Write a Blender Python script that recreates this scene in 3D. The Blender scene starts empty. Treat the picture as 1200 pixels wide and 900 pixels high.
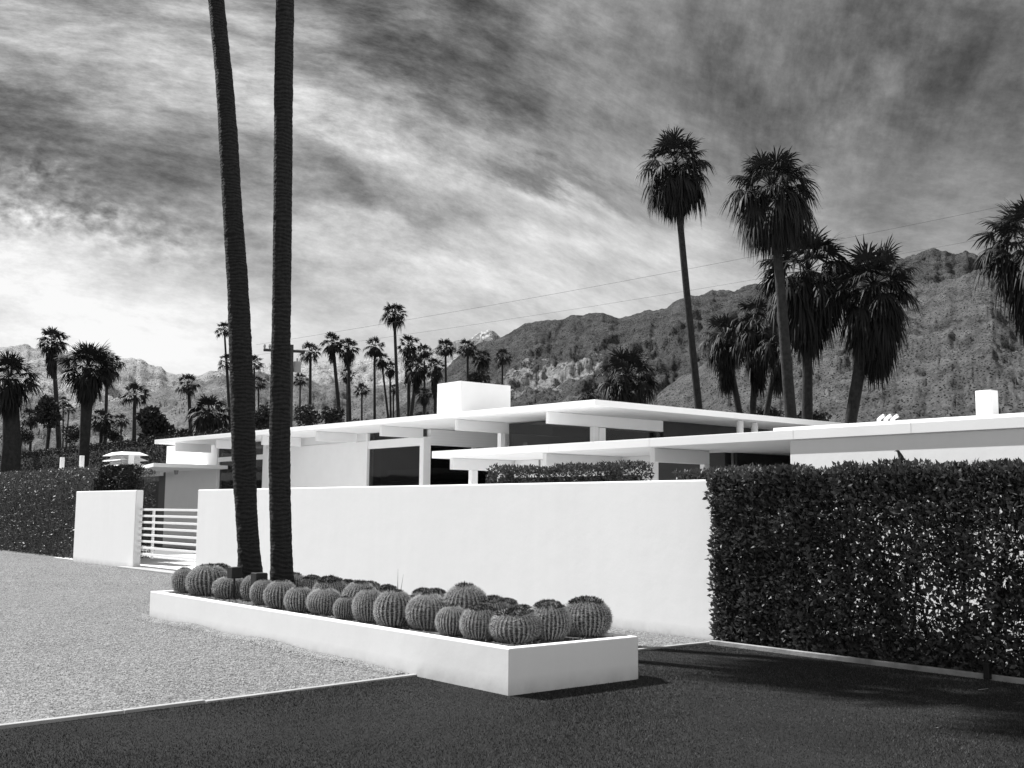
import bpy, math, random
import numpy as np
from mathutils import Vector, Matrix, noise as mnoise
random.seed(7); RG = np.random.default_rng(7)
sc = bpy.context.scene; COL = sc.collection
R_ = math.radians

# ------------------------------------------------------------------ camera
W0, H0, F0, EYE = 1200.0, 900.0, 1300.0, 1.6
def _n(v): return v / np.linalg.norm(v)
def _r(x, y): return np.array([x - 600.0, 450.0 - y, -F0])
_X = -_n(_r(-480, 588)); _Y = _r(2200, 610); _Y = _n(_Y - _X * np.dot(_Y, _X)); _Z = np.cross(_X, _Y)
RM = np.array([_X, _Y, _Z]); CAM = np.array([0, 0, EYE]); FWD = RM @ np.array([0, 0, -1.0])
def ray(px, py): return RM @ _r(px, py)
def onz(px, py, z=0.0): d = ray(px, py); return CAM + d * ((z - EYE) / d[2])
def ony(px, py, y): d = ray(px, py); return CAM + d * (y / d[1])
def ondepth(px, py, D): return CAM + ray(px, py) * (D / F0)
camd = bpy.data.cameras.new('camera'); cam = bpy.data.objects.new('camera', camd); COL.objects.link(cam)
camd.sensor_width = 36; camd.lens = 36 * F0 / W0; camd.clip_start = .1; camd.clip_end = 20000
m4 = Matrix([list(RM[i]) + [0] for i in range(3)] + [[0, 0, 0, 1]]); m4.translation = Vector(CAM); cam.matrix_world = m4
sc.camera = cam

# ------------------------------------------------------------------ materials (all neutral greys: the place is shown in black and white)
class NT:
    def __init__(s, nt): s.nt = nt; s.n = nt.nodes; s.l = nt.links
    def add(s, t, **kw):
        nd = s.n.new(t)
        for k, v in kw.items():
            if k.startswith('_'): setattr(nd, k[1:], v)
            else:
                key = k.replace('__', ' ')
                nd.inputs[int(key[1:]) if key[0] == 'i' and key[1:].isdigit() else key].default_value = v
        return nd
    def link(s, a, b): s.l.new(a, b)
    def math(s, op, a, b=None, clamp=False):
        nd = s.n.new('ShaderNodeMath'); nd.operation = op; nd.use_clamp = clamp
        for i, v in enumerate((a, b)):
            if v is None: continue
            if isinstance(v, (int, float)): nd.inputs[i].default_value = v
            else: s.l.new(v, nd.inputs[i])
        return nd.outputs[0]
    def ramp(s, fac, pts):
        nd = s.n.new('ShaderNodeValToRGB'); e = nd.color_ramp.elements
        while len(e) < len(pts): e.new(.5)
        for i, (p, v) in enumerate(pts): e[i].position = p; e[i].color = (v, v, v, 1)
        s.l.new(fac, nd.inputs[0]); return nd.outputs[0]
    def noise(s, vec, scale, detail=4, rough=.55, dist=0):
        nd = s.n.new('ShaderNodeTexNoise'); nd.inputs['Scale'].default_value = scale; nd.inputs['Detail'].default_value = detail
        nd.inputs['Roughness'].default_value = rough; nd.inputs['Distortion'].default_value = dist
        if vec is not None: s.l.new(vec, nd.inputs['Vector'])
        return nd.outputs['Fac']
    def mixf(s, f, a, b):
        nd = s.n.new('ShaderNodeMix'); nd.data_type = 'FLOAT'
        for i, v in ((0, f), (2, a), (3, b)):
            if isinstance(v, (int, float)): nd.inputs[i].default_value = v
            else: s.l.new(v, nd.inputs[i])
        return nd.outputs[0]
    def mapping(s, vec, scale=(1, 1, 1), rot=(0, 0, 0)):
        nd = s.n.new('ShaderNodeMapping'); nd.inputs['Scale'].default_value = scale; nd.inputs['Rotation'].default_value = rot
        s.l.new(vec, nd.inputs['Vector']); return nd.outputs[0]
MATS = {}
def newmat(name):
    m = bpy.data.materials.new(name); m.use_nodes = True; t = NT(m.node_tree)
    b = t.n['Principled BSDF']; MATS[name] = m; return m, t, b
def pos(t): return t.add('ShaderNodeNewGeometry').outputs['Position']
def objc(t): return t.add('ShaderNodeTexCoord').outputs['Object']
def bump(t, b, h, strength, dist):
    nd = t.add('ShaderNodeBump', Strength=strength, Distance=dist); t.link(h, nd.inputs['Height']); t.link(nd.outputs[0], b.inputs['Normal'])
def simple(name, g, var=.1, scale=2.0, rough=.7, bs=0, bd=.01, bscale=30, spec=.3, metal=0, detail=5):
    m, t, b = newmat(name); p = pos(t)
    f = t.noise(p, scale, detail)
    c = t.ramp(f, [(.3, max(0, g * (1 - var))), (.7, min(1, g * (1 + var)))])
    t.link(c, b.inputs['Base Color']); b.inputs['Roughness'].default_value = rough
    b.inputs['Specular IOR Level'].default_value = spec; b.inputs['Metallic'].default_value = metal
    if bs: bump(t, b, t.noise(p, bscale, 4), bs, bd)
    return m
def stucco(name, g):
    m, t, b = newmat(name); p = pos(t)
    big = t.noise(t.mapping(p, (1, 1, .35)), .9, 5, .6); streak = t.noise(t.mapping(p, (5, 5, .35)), 1.0, 4); fine = t.noise(p, 22, 4)
    f = t.math('ADD', t.math('MULTIPLY', big, .5), t.math('MULTIPLY', streak, .3)); f = t.math('ADD', f, t.math('MULTIPLY', fine, .2))
    # splashed dirt close to the ground
    z = t.add('ShaderNodeSeparateXYZ'); t.link(p, z.inputs[0])
    low = t.math('SUBTRACT', 1.0, t.math('MULTIPLY', z.outputs[2], 7.0, True), True)
    low = t.math('MULTIPLY', low, t.noise(p, 6, 5)); 
    c = t.ramp(f, [(.3, g * .95), (.62, g)])
    dirt = t.math('SUBTRACT', 1.0, t.math('MULTIPLY', low, .5))
    mul = t.math('MULTIPLY', c, dirt)
    t.link(mul, b.inputs['Base Color']); b.inputs['Roughness'].default_value = .85; b.inputs['Specular IOR Level'].default_value = .15
    h = t.math('ADD', t.math('MULTIPLY', t.noise(p, 3.0, 3), .8), t.math('MULTIPLY', t.noise(p, 38, 4), .12))
    bump(t, b, h, .24, .02)
    return m
stucco('stucco', .80); stucco('planter_stucco', .78)
simple('white_paint', .82, .02, 3, .5); simple('roof_white', .80, .03, 1.5, .7); simple('joinery', .7, .04, 2, .55)
simple('patio', .68, .08, .8, .8, .2, .01, 20); simple('kerb', .28, .3, 5, .9, .4, .01, 40); simple('concrete', .5, .1, .6, .85, .3, .01, 40); simple('low_bounce_ground', .16, .2, 1.5, .9, .3, .01, 30); simple('edging', .30, .12, 3, .85, .4, .01, 40)
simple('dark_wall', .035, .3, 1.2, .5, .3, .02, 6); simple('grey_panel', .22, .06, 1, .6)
simple('black_metal', .012, .2, 5, .45); simple('pole_wood', .05, .3, 8, .8); simple('steel_grey', .3, .1, 3, .5)
simple('soil', .07, .5, 25, .95, .8, .02, 40); simple('stem', .03, .4, 20, .9, .5, .01, 60)
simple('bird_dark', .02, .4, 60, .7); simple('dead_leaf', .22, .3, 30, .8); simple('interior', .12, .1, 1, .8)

def glass(name, g):
    m, t, b = newmat(name); b.inputs['Base Color'].default_value = (g, g, g, 1); b.inputs['Roughness'].default_value = .03
    b.inputs['Specular IOR Level'].default_value = .6
    tr = t.add('ShaderNodeBsdfTransparent'); tr.inputs[0].default_value = (.7, .7, .7, 1)
    mx = t.add('ShaderNodeMixShader', Fac=.6); t.link(b.outputs[0], mx.inputs[1]); t.link(tr.outputs[0], mx.inputs[2])
    t.link(mx.outputs[0], t.n['Material Output'].inputs[0]); return m
glass('glass', .01)

def leafmat(name, lo, hi, rough=.38, spec=.5, clump=1.6, transl=.0):
    m, t, b = newmat(name); p = pos(t)
    f = t.math('ADD', t.math('MULTIPLY', t.noise(p, clump, 3), .6), t.math('MULTIPLY', t.noise(p, 23, 2), .4))
    at = t.add('ShaderNodeAttribute', _attribute_name='tint'); 
    f = t.math('ADD', t.math('MULTIPLY', f, .5), t.math('MULTIPLY', at.outputs['Fac'], .5))
    t.link(t.ramp(f, [(.25, lo), (.75, hi)]), b.inputs['Base Color'])
    b.inputs['Roughness'].default_value = rough; b.inputs['Specular IOR Level'].default_value = spec
    if transl:
        tl = t.add('ShaderNodeBsdfTranslucent'); tl.inputs[0].default_value = (hi, hi, hi, 1)
        mx = t.add('ShaderNodeMixShader', Fac=transl); t.link(b.outputs[0], mx.inputs[1]); t.link(tl.outputs[0], mx.inputs[2])
        t.link(mx.outputs[0], t.n['Material Output'].inputs[0])
    return m
leafmat('hedge_leaf', .014, .115, .5, .28, 1.6, .12); leafmat('hedge_leaf_matt', .008, .05, .65, .15); leafmat('palm_leaf', .008, .028, .6, .12, 1.2)
leafmat('dead_frond', .008, .024, .8, .15, 1.2); leafmat('shrub_leaf', .015, .06, .6, .15); leafmat('spine', .24, .6, .6, .2); leafmat('wool', .008, .06, .8, .1)
leafmat('grass_blade', .010, .105, .6, .15, .9)
leafmat('gravel_stone', .08, .3, .85, .1, 3)

def bark():
    m, t, b = newmat('palm_bark'); p = pos(t); o = objc(t)
    w = t.noise(t.mapping(o, (1, 1, 1)), 2.2, 3)
    z = t.add('ShaderNodeSeparateXYZ'); t.link(o, z.inputs[0])
    ph = t.math('ADD', t.math('MULTIPLY', z.outputs[2], 2 * math.pi * 17), t.math('MULTIPLY', w, 26.0))
    ring = t.math('ADD', t.math('MULTIPLY', t.math('SINE', ph), .5), .5)
    fine = t.noise(t.mapping(o, (14, 14, 60)), 1, 4, .7); ver = t.noise(t.mapping(o, (40, 40, 5)), 1, 3)
    h = t.math('ADD', t.math('MULTIPLY', ring, .2), t.math('ADD', t.math('MULTIPLY', fine, .65), t.math('MULTIPLY', ver, .25)))
    t.link(t.ramp(h, [(.3, .006), (.9, .05)]), b.inputs['Base Color']); b.inputs['Roughness'].default_value = .9; b.inputs['Specular IOR Level'].default_value = .1
    bump(t, b, h, 1.0, .04)
bark(); simple('far_bark', .02, .5, 6, .9, .5, .05, 12)

def gravel():
    m, t, b = newmat('gravel'); p = pos(t)
    v = t.add('ShaderNodeTexVoronoi', Scale=52.0); t.link(p, v.inputs['Vector'])
    sv = t.add('ShaderNodeSeparateColor'); t.link(v.outputs['Color'], sv.inputs[0])
    v2 = t.add('ShaderNodeTexVoronoi', Scale=30.0); t.link(p, v2.inputs['Vector']); s2 = t.add('ShaderNodeSeparateColor'); t.link(v2.outputs['Color'], s2.inputs[0])
    big = t.noise(p, .5, 5, .6)
    f = t.math('ADD', t.math('MULTIPLY', sv.outputs[0], .45), t.math('MULTIPLY', s2.outputs[1], .35)); f = t.math('ADD', f, t.math('MULTIPLY', big, .35))
    t.link(t.ramp(f, [(.2, .055), (.5, .15), (.9, .30)]), b.inputs['Base Color']); b.inputs['Roughness'].default_value = .9; b.inputs['Specular IOR Level'].default_value = .1
    h = t.math('SUBTRACT', 1.0, t.math('MULTIPLY', v.outputs['Distance'], 1.0)); h = t.math('ADD', h, t.math('MULTIPLY', sv.outputs[1], .8))
    bump(t, b, h, .9, .012)
gravel()
def lawn():
    m, t, b = newmat('lawn'); p = pos(t)
    f = t.math('ADD', t.math('MULTIPLY', t.noise(p, .8, 5), .5), t.math('MULTIPLY', t.noise(p, 60, 3, .7), .5))
    t.link(t.ramp(f, [(.3, .016), (.7, .045)]), b.inputs['Base Color']); b.inputs['Roughness'].default_value = .9; b.inputs['Specular IOR Level'].default_value = .05
    bump(t, b, t.noise(p, 120, 3, .7), .9, .02)
lawn()
simple('desert', .20, .3, .05, .95, .3, .3, .4)

def rock(name, lo, hi, sc1, spots, bumpd, snow=None, shrub=.045):
    m, t, b = newmat(name); p = pos(t)
    big = t.noise(p, 1 / sc1, 6, .62, .4); v = t.noise(p, 1 / (sc1 * .12), 6, .7)
    f = t.math('ADD', t.math('MULTIPLY', big, .55), t.math('MULTIPLY', v, .45))
    c = t.ramp(f, [(.36, lo), (.64, hi)])
    vo = t.add('ShaderNodeTexVoronoi', Scale=1 / spots); t.link(p, vo.inputs['Vector'])
    dens = t.noise(p, 1 / (sc1 * .35), 3)
    mask = t.math('LESS_THAN', vo.outputs['Distance'], t.math('MULTIPLY', dens, .62))
    c = t.mixf(mask, c, shrub)
    if snow is not None:
        z = t.add('ShaderNodeSeparateXYZ'); t.link(p, z.inputs[0])
        k = t.math('GREATER_THAN', t.math('ADD', z.outputs[2], t.math('MULTIPLY', t.math('SUBTRACT', v, .5), 500.0)), snow)
        c = t.mixf(k, c, .5)
    t.link(c, b.inputs['Base Color']); b.inputs['Roughness'].default_value = .95; b.inputs['Specular IOR Level'].default_value = .05
    h = t.math('ADD', v, t.math('MULTIPLY', t.noise(p, 1 / (sc1 * .03), 4, .7), .35)); h = t.math('SUBTRACT', h, t.math('MULTIPLY', vo.outputs['Distance'], -.15))
    bump(t, b, h, .9, bumpd)
rock('rock_near', .035, .19, 22, 2.6, 16, None, .02); rock('rock_slope', .05, .29, 14, 1.9, 10, None, .03); rock('rock_mid', .08, .24, 90, 4, 7, None, .05); rock('rock_far_haze', .22, .46, 200, 9, 14, None, .12)  # the far range's rock colour is paled in place of haze
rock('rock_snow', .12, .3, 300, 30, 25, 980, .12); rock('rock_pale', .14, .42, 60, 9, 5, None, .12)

# ------------------------------------------------------------------ object helpers
def tag(o, label=None, cat=None, group=None, kind=None):
    if label: o['label'] = label
    if cat: o['category'] = cat
    if group: o['group'] = group
    if kind: o['kind'] = kind
    return o
def empty(name, loc, label, cat, group=None):
    o = bpy.data.objects.new(name, None); COL.objects.link(o); o.location = [float(v) for v in loc]; o.empty_display_size = .1
    return tag(o, label, cat, group)
def link(name, me, m, parent=None, world=True):
    """link a mesh whose vertices are in world coordinates (world) or in the parent's frame"""
    if m and not me.materials: me.materials.append(MATS[m])
    o = bpy.data.objects.new(name, me); COL.objects.link(o)
    if parent:
        o.parent = parent
        if world: o.location = [-c for c in parent.location]
    return o
class MB:
    def __init__(s): s.v = []; s.f = []; s.smooth = False
    def quadbox(s, P):  # 8 points: bottom 4 then top 4
        b = len(s.v); s.v += [tuple(p) for p in P]
        s.f += [tuple(b + i for i in q) for q in ((3, 2, 1, 0), (4, 5, 6, 7), (0, 1, 5, 4), (1, 2, 6, 5), (2, 3, 7, 6), (3, 0, 4, 7))]; return s
    def box(s, x0, x1, y0, y1, z0, z1):
        return s.quadbox([(x0, y0, z0), (x1, y0, z0), (x1, y1, z0), (x0, y1, z0), (x0, y0, z1), (x1, y0, z1), (x1, y1, z1), (x0, y1, z1)])
    def prism(s, pts, z0, z1):
        n = len(pts); b = len(s.v); z0s = z0 if hasattr(z0, '__len__') else [z0] * n; z1s = z1 if hasattr(z1, '__len__') else [z1] * n
        s.v += [(p[0], p[1], z0s[i]) for i, p in enumerate(pts)] + [(p[0], p[1], z1s[i]) for i, p in enumerate(pts)]
        s.f += [tuple(b + i for i in reversed(range(n))), tuple(b + n + i for i in range(n))]
        s.f += [(b + i, b + (i + 1) % n, b + n + (i + 1) % n, b + n + i) for i in range(n)]; return s
    def tube(s, pts, rad, n=12, caps=True):
        b = len(s.v); m = len(pts)
        for i, p in enumerate(pts):
            p = Vector(p); a = Vector(pts[max(0, i - 1)]); c = Vector(pts[min(m - 1, i + 1)]); d = (c - a).normalized()
            u = d.orthogonal().normalized() if abs(d.z) < .99 else Vector((1, 0, 0)); u = (u - d * u.dot(d)).normalized(); w = d.cross(u)
            if abs(d.z) > .5: u = Vector((1, 0, 0)); u = (u - d * u.dot(d)).normalized(); w = d.cross(u)
            r = rad[i] if hasattr(rad, '__len__') else rad
            for k in range(n):
                t = 2 * math.pi * k / n; s.v.append(tuple(p + (u * math.cos(t) + w * math.sin(t)) * r))
        for i in range(m - 1):
            for k in range(n): s.f.append((b + i * n + k, b + i * n + (k + 1) % n, b + (i + 1) * n + (k + 1) % n, b + (i + 1) * n + k))
        if caps: s.f += [tuple(b + k for k in reversed(range(n))), tuple(b + (m - 1) * n + k for k in range(n))]
        return s
    def mesh(s, name, off=(0, 0, 0), smooth=False):
        me = bpy.data.meshes.new(name); me.from_pydata([(x - off[0], y - off[1], z - off[2]) for x, y, z in s.v], [], s.f); me.update()
        if smooth: me.polygons.foreach_set('use_smooth', [True] * len(me.polygons))
        return me
    def build(s, name, m, parent=None, bevel=0, smooth=False):
        o = link(name, s.mesh(name, smooth=smooth), m, parent)
        if bevel:
            md = o.modifiers.new('bevel', 'BEVEL'); md.width = bevel; md.segments = 2; md.limit_method = 'ANGLE'; md.harden_normals = False
        return o
def npmesh(name, V, Fq, tint=None, k=4):
    me = bpy.data.meshes.new(name); V = np.asarray(V, np.float32); Fq = np.asarray(Fq, np.int32); nf = len(Fq)
    me.vertices.add(len(V)); me.vertices.foreach_set('co', V.ravel()); me.loops.add(nf * k); me.loops.foreach_set('vertex_index', Fq.ravel())
    me.polygons.add(nf); me.polygons.foreach_set('loop_start', np.arange(0, nf * k, k, dtype=np.int32)); me.update(calc_edges=True)
    if tint is not None:
        a = me.attributes.new('tint', 'FLOAT', 'FACE'); a.data.foreach_set('value', np.asarray(tint, np.float32))
    return me
def rnd_unit(n):
    v = RG.normal(size=(n, 3)); return v / np.linalg.norm(v, axis=1)[:, None]
def leaves(C, size, nrm=None, align=.6, aspect=.42, var=.35, up=0.0):
    """one folded quad leaf per centre"""
    n = len(C); d = rnd_unit(n)
    if nrm is not None: d = d * (1 - align) + nrm * align
    d[:, 2] += up; d /= np.linalg.norm(d, axis=1)[:, None]
    r = rnd_unit(n); s = np.cross(d, r); s /= np.linalg.norm(s, axis=1)[:, None] + 1e-9; w = np.cross(d, s)
    L = (size * (1 + var * RG.uniform(-1, 1, n)))[:, None]
    V = np.empty((n, 4, 3)); V[:, 0] = C; V[:, 2] = C + d * L; mid = C + d * L * .5
    V[:, 1] = mid + s * L * aspect * .5 + w * L * .08; V[:, 3] = mid - s * L * aspect * .5 + w * L * .08
    return V.reshape(-1, 3), np.arange(n * 4).reshape(n, 4), RG.uniform(0, 1, n)

# ------------------------------------------------------------------ ground
def sheet(name, pts, z, m, lab=None):
    b = MB(); b.prism(pts, z - .25, z); o = b.build(name, m); tag(o, kind='structure'); return o
GX = -9.17
EY = [-14, 2.4, 4.05, 6.06, 9.5, 11.0]; EX = [-8.1, -8.72, -8.87, -9.07, -9.17, -9.12]
def ex(y): return np.interp(y, EY, EX)   # the slightly bowed line where gravel meets lawn
o = sheet('ground', [(-9000, -6000), (9000, -6000), (9000, 9000), (-9000, 9000)], -.03, 'desert')
sheet('gravel_driveway', [(-80, -14)] + [(float(a) - .02, b) for a, b in zip(EX, EY)][:-1] + [(-9.17, 10.98), (-33.46, 10.98), (-33.46, 11.6), (-80, 11.6)], -.006, 'gravel')
sheet('bounce_slab', [(-1.2, -14), (30, -14), (30, 10.61), (-1.2, 10.61)], .02, 'concrete')  # unseen pale slab, added to bounce light onto the shaded planter end
sheet('lawn', [(-1.21, -14), (-1.21, 10.62), (-9.09, 10.62)] + [(float(a) + .02, b) for a, b in zip(EX, EY)][:-1][::-1], -.012, 'lawn')
sheet('patio', [(-36, 11.25), (-14, 11.25), (-14, 30), (-36, 30)], .0, 'patio')
sheet('low_bounce_wing', [(-13.99, 11.25), (14, 11.25), (14, 30), (-13.99, 30)], .0, 'low_bounce_ground')  # added dark ground, cuts the bounce under the wing and through the hedge
sheet('low_bounce_entry', [(-60, 11.25), (-36.01, 11.25), (-36.01, 30), (-60, 30)], .0, 'low_bounce_ground')  # added dark ground, cuts the bounce onto the wall below the canopy
sheet('threshold_path', [(-29.2, 10.72), (-24.6, 10.72), (-24.6, 11.25), (-28.75, 11.25), (-28.75, 10.99), (-29.2, 10.99)], .035, 'edging')
# concrete edging strips: unequal lengths laid end to end
e = MB(); y = -12.0
while y < 10.9:
    L = random.uniform(2.2, 3.6); y2 = min(y + L, 10.95); dx = random.uniform(-.015, .015)
    if abs(y - 4.05) < 1.2: y2 = 4.05 if y < 4.0 else y2
    z = .004 + random.uniform(0, .012)
    a_, b_ = float(ex(y)) + dx, float(ex(y2)) + dx; e.prism([(a_ - .035, y), (a_ + .03, y), (b_ + .03, y2 - .012), (b_ - .035, y2 - .012)], -.1, z); y = y2
tag(e.build('concrete_edging', 'edging', bevel=.006), kind='structure')
e = MB(); e.box(GX + .1, 14, 10.62, 10.68, -.1, .04); tag(e.build('hedge_kerb', 'kerb', bevel=.008), kind='structure')
sheet('hedge_bed', [(GX + .1, 10.70), (14, 10.70), (14, 11.25), (GX + .1, 11.25)], .0, 'soil')
# loose gravel stones lying on the compacted bed, thickest where they are in view
def stones(n, x0, x1, y0, y1, s0, s1):
    P = np.stack([RG.uniform(x0, x1, n), RG.uniform(y0, y1, n), np.full(n, .0)], 1)
    ok = ~((P[:, 0] > -15.75) & (P[:, 0] < -7.5) & (P[:, 1] > 6.27) & (P[:, 1] < 7.93)) & (P[:, 0] < ex(P[:, 1]) - .03 + RG.normal(0, .012, len(P)) + .06 * (RG.random(len(P)) < .01)); P = P[ok]; return P, RG.uniform(s0, s1, len(P))
P1, S1 = stones(110000, -22, -8.6, 2.0, 10.9, .005, .0105); P2, S2 = stones(70000, -40, -22, 2.5, 10.9, .008, .014)
# ridge of gravel pushed up against the long side of the planter
n = 16000; xm = RG.uniform(-15.9, -9.2, n); dd = np.abs(RG.normal(0, .07, n)); P3 = np.stack([xm, 6.27 - dd, .045 * np.exp(-(dd / .09) ** 2) * np.clip((-9.2 - xm) / 2, .2, 1) * (1 + .4 * np.sin(xm * 3))], 1)
P = np.concatenate([P1, P2, P3]); S = np.concatenate([S1, S2, RG.uniform(.006, .011, n)])
oc = np.array([(1, 0, 0), (0, 1, 0), (-1, 0, 0), (0, -1, 0), (0, 0, .8)], float); N = len(P)
an = RG.uniform(0, 6.28, N); ca, sa = np.cos(an), np.sin(an); V = oc[None] * S[:, None, None] * (1 + .35 * RG.uniform(-1, 1, (N, 5, 1)))
V = np.stack([V[..., 0] * ca[:, None] - V[..., 1] * sa[:, None], V[..., 0] * sa[:, None] + V[..., 1] * ca[:, None], V[..., 2]], -1) + P[:, None]
tri = np.array([(0, 1, 4), (1, 2, 4), (2, 3, 4), (3, 0, 4)]); Ft = (np.arange(N)[:, None, None] * 5 + tri[None]).reshape(-1, 3)
me = npmesh('loose_gravel', V.reshape(-1, 3), Ft, np.repeat(RG.uniform(0, 1, N), 4), 3)
tag(link('loose_gravel', me, 'gravel_stone'), 'pale loose gravel covering the driveway left of the planter', 'gravel', kind='stuff')
# short mown grass
n = 420000; X = RG.uniform(GX, -1.22, n); Y = RG.uniform(1.5, 10.6, n)
ok = ~((X < -7.6) & (Y > 6.27) & (Y < 7.93)) & (X > ex(Y) + .03 + RG.normal(0, .01, n)); X, Y = X[ok], Y[ok]; n = len(X)
a = RG.uniform(0, 6.28, n); h = RG.uniform(.006, .018, n) * (1 + .25 * np.sin(X * 1.7 + 2 * np.sin(Y))); w = RG.uniform(.0018, .0034, n); la = RG.uniform(0, 6.28, n); le = RG.uniform(.1, .8, n) * h
V = np.empty((n, 3, 3)); V[:, 0] = np.stack([X - np.cos(a) * w, Y - np.sin(a) * w, np.full(n, -.014)], 1); V[:, 1] = np.stack([X + np.cos(a) * w, Y + np.sin(a) * w, np.full(n, -.014)], 1)
V[:, 2] = np.stack([X + np.cos(la) * le, Y + np.sin(la) * le, -.014 + h], 1)
tag(link('lawn_grass', npmesh('lawn_grass', V.reshape(-1, 3), np.arange(n * 3).reshape(n, 3), RG.uniform(0, 1, n) ** 1.5, 3), 'grass_blade'), 'short dark mown grass in front of the planter and hedge', 'grass', kind='stuff')

# ------------------------------------------------------------------ garden walls and gate
def wall_mesh(x0, x1, y0, y1, z1, step=.6, amp=.006, z0=-.2):
    b = MB(); b.box(x0, x1, y0, y1, z0, z1); return b
w = wall_mesh(-24.92, GX - .05, 11.0, 11.22, 2.0).build('garden_wall', 'stucco', bevel=.02)
tag(w, 'long low white stucco garden wall running behind the cactus planter', 'wall')
w = wall_mesh(-33.45, -28.77, 11.0, 11.2, 2.02).build('gate_wall', 'stucco', bevel=.02)
tag(w, 'short white stucco wall between the left hedge and the slatted gate', 'wall')
g = empty('slatted_gate', (-26.85, 11.13, 0), 'white gate of eight horizontal bars between two white walls', 'gate')
for i in range(8):
    z = 1.515 - i * .163
    MB().box(-28.74, -24.95, 11.10, 11.14, z - .028, z + .028).build('bar', 'white_paint', g, .004)
MB().box(-27.98, -27.88, 11.143, 11.183, .28, 1.54).build('post', 'white_paint', g, .004)
MB().box(-24.99, -24.94, 11.143, 11.183, .28, 1.54).build('post', 'white_paint', g, .004)

# ------------------------------------------------------------------ planter
pl = empty('cactus_planter', (-11.65, 7.1, 0), 'long low white stucco planter box full of barrel cacti', 'planter')
x0, x1, y0, y1, zt, t_ = -15.74, -7.63, 6.287, 7.90, .392, .11
b = MB(); n = 4
out = [(x0, y0), (x1, y0), (x1, y1), (x0, y1)]; inn = [(x0 + t_, y0 + t_), (x1 - t_, y0 + t_), (x1 - t_, y1 - t_), (x0 + t_, y1 - t_)]
b.v += [(x, y, -.1) for x, y in out] + [(x, y, zt) for x, y in out] + [(x, y, zt) for x, y in inn] + [(x, y, -.1) for x, y in inn]
for i in range(4):
    j = (i + 1) % 4; b.f += [(i, j, 4 + j, 4 + i), (4 + i, 4 + j, 8 + j, 8 + i), (8 + i, 8 + j, 12 + j, 12 + i), (12 + i, 12 + j, j, i)]
b.build('planter_wall', 'planter_stucco', pl, .012)
b = MB(); b.box(x0 + t_ + .002, x1 - t_ - .002, y0 + t_ + .002, y1 - t_ - .002, .1, .365); b.build('soil', 'soil', pl)
n = 5000; P = np.stack([RG.uniform(x0 + t_, x1 - t_, n), RG.uniform(y0 + t_, y1 - t_, n), np.full(n, .366)], 1)
V, Fq, tt = leaves(P, .022, np.tile([0, 0, 1.0], (n, 1)), .2, .8); tag(link('gravel_mulch', npmesh('gravel_mulch', V, Fq, tt), 'gravel_stone', pl), kind='stuff')

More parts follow.
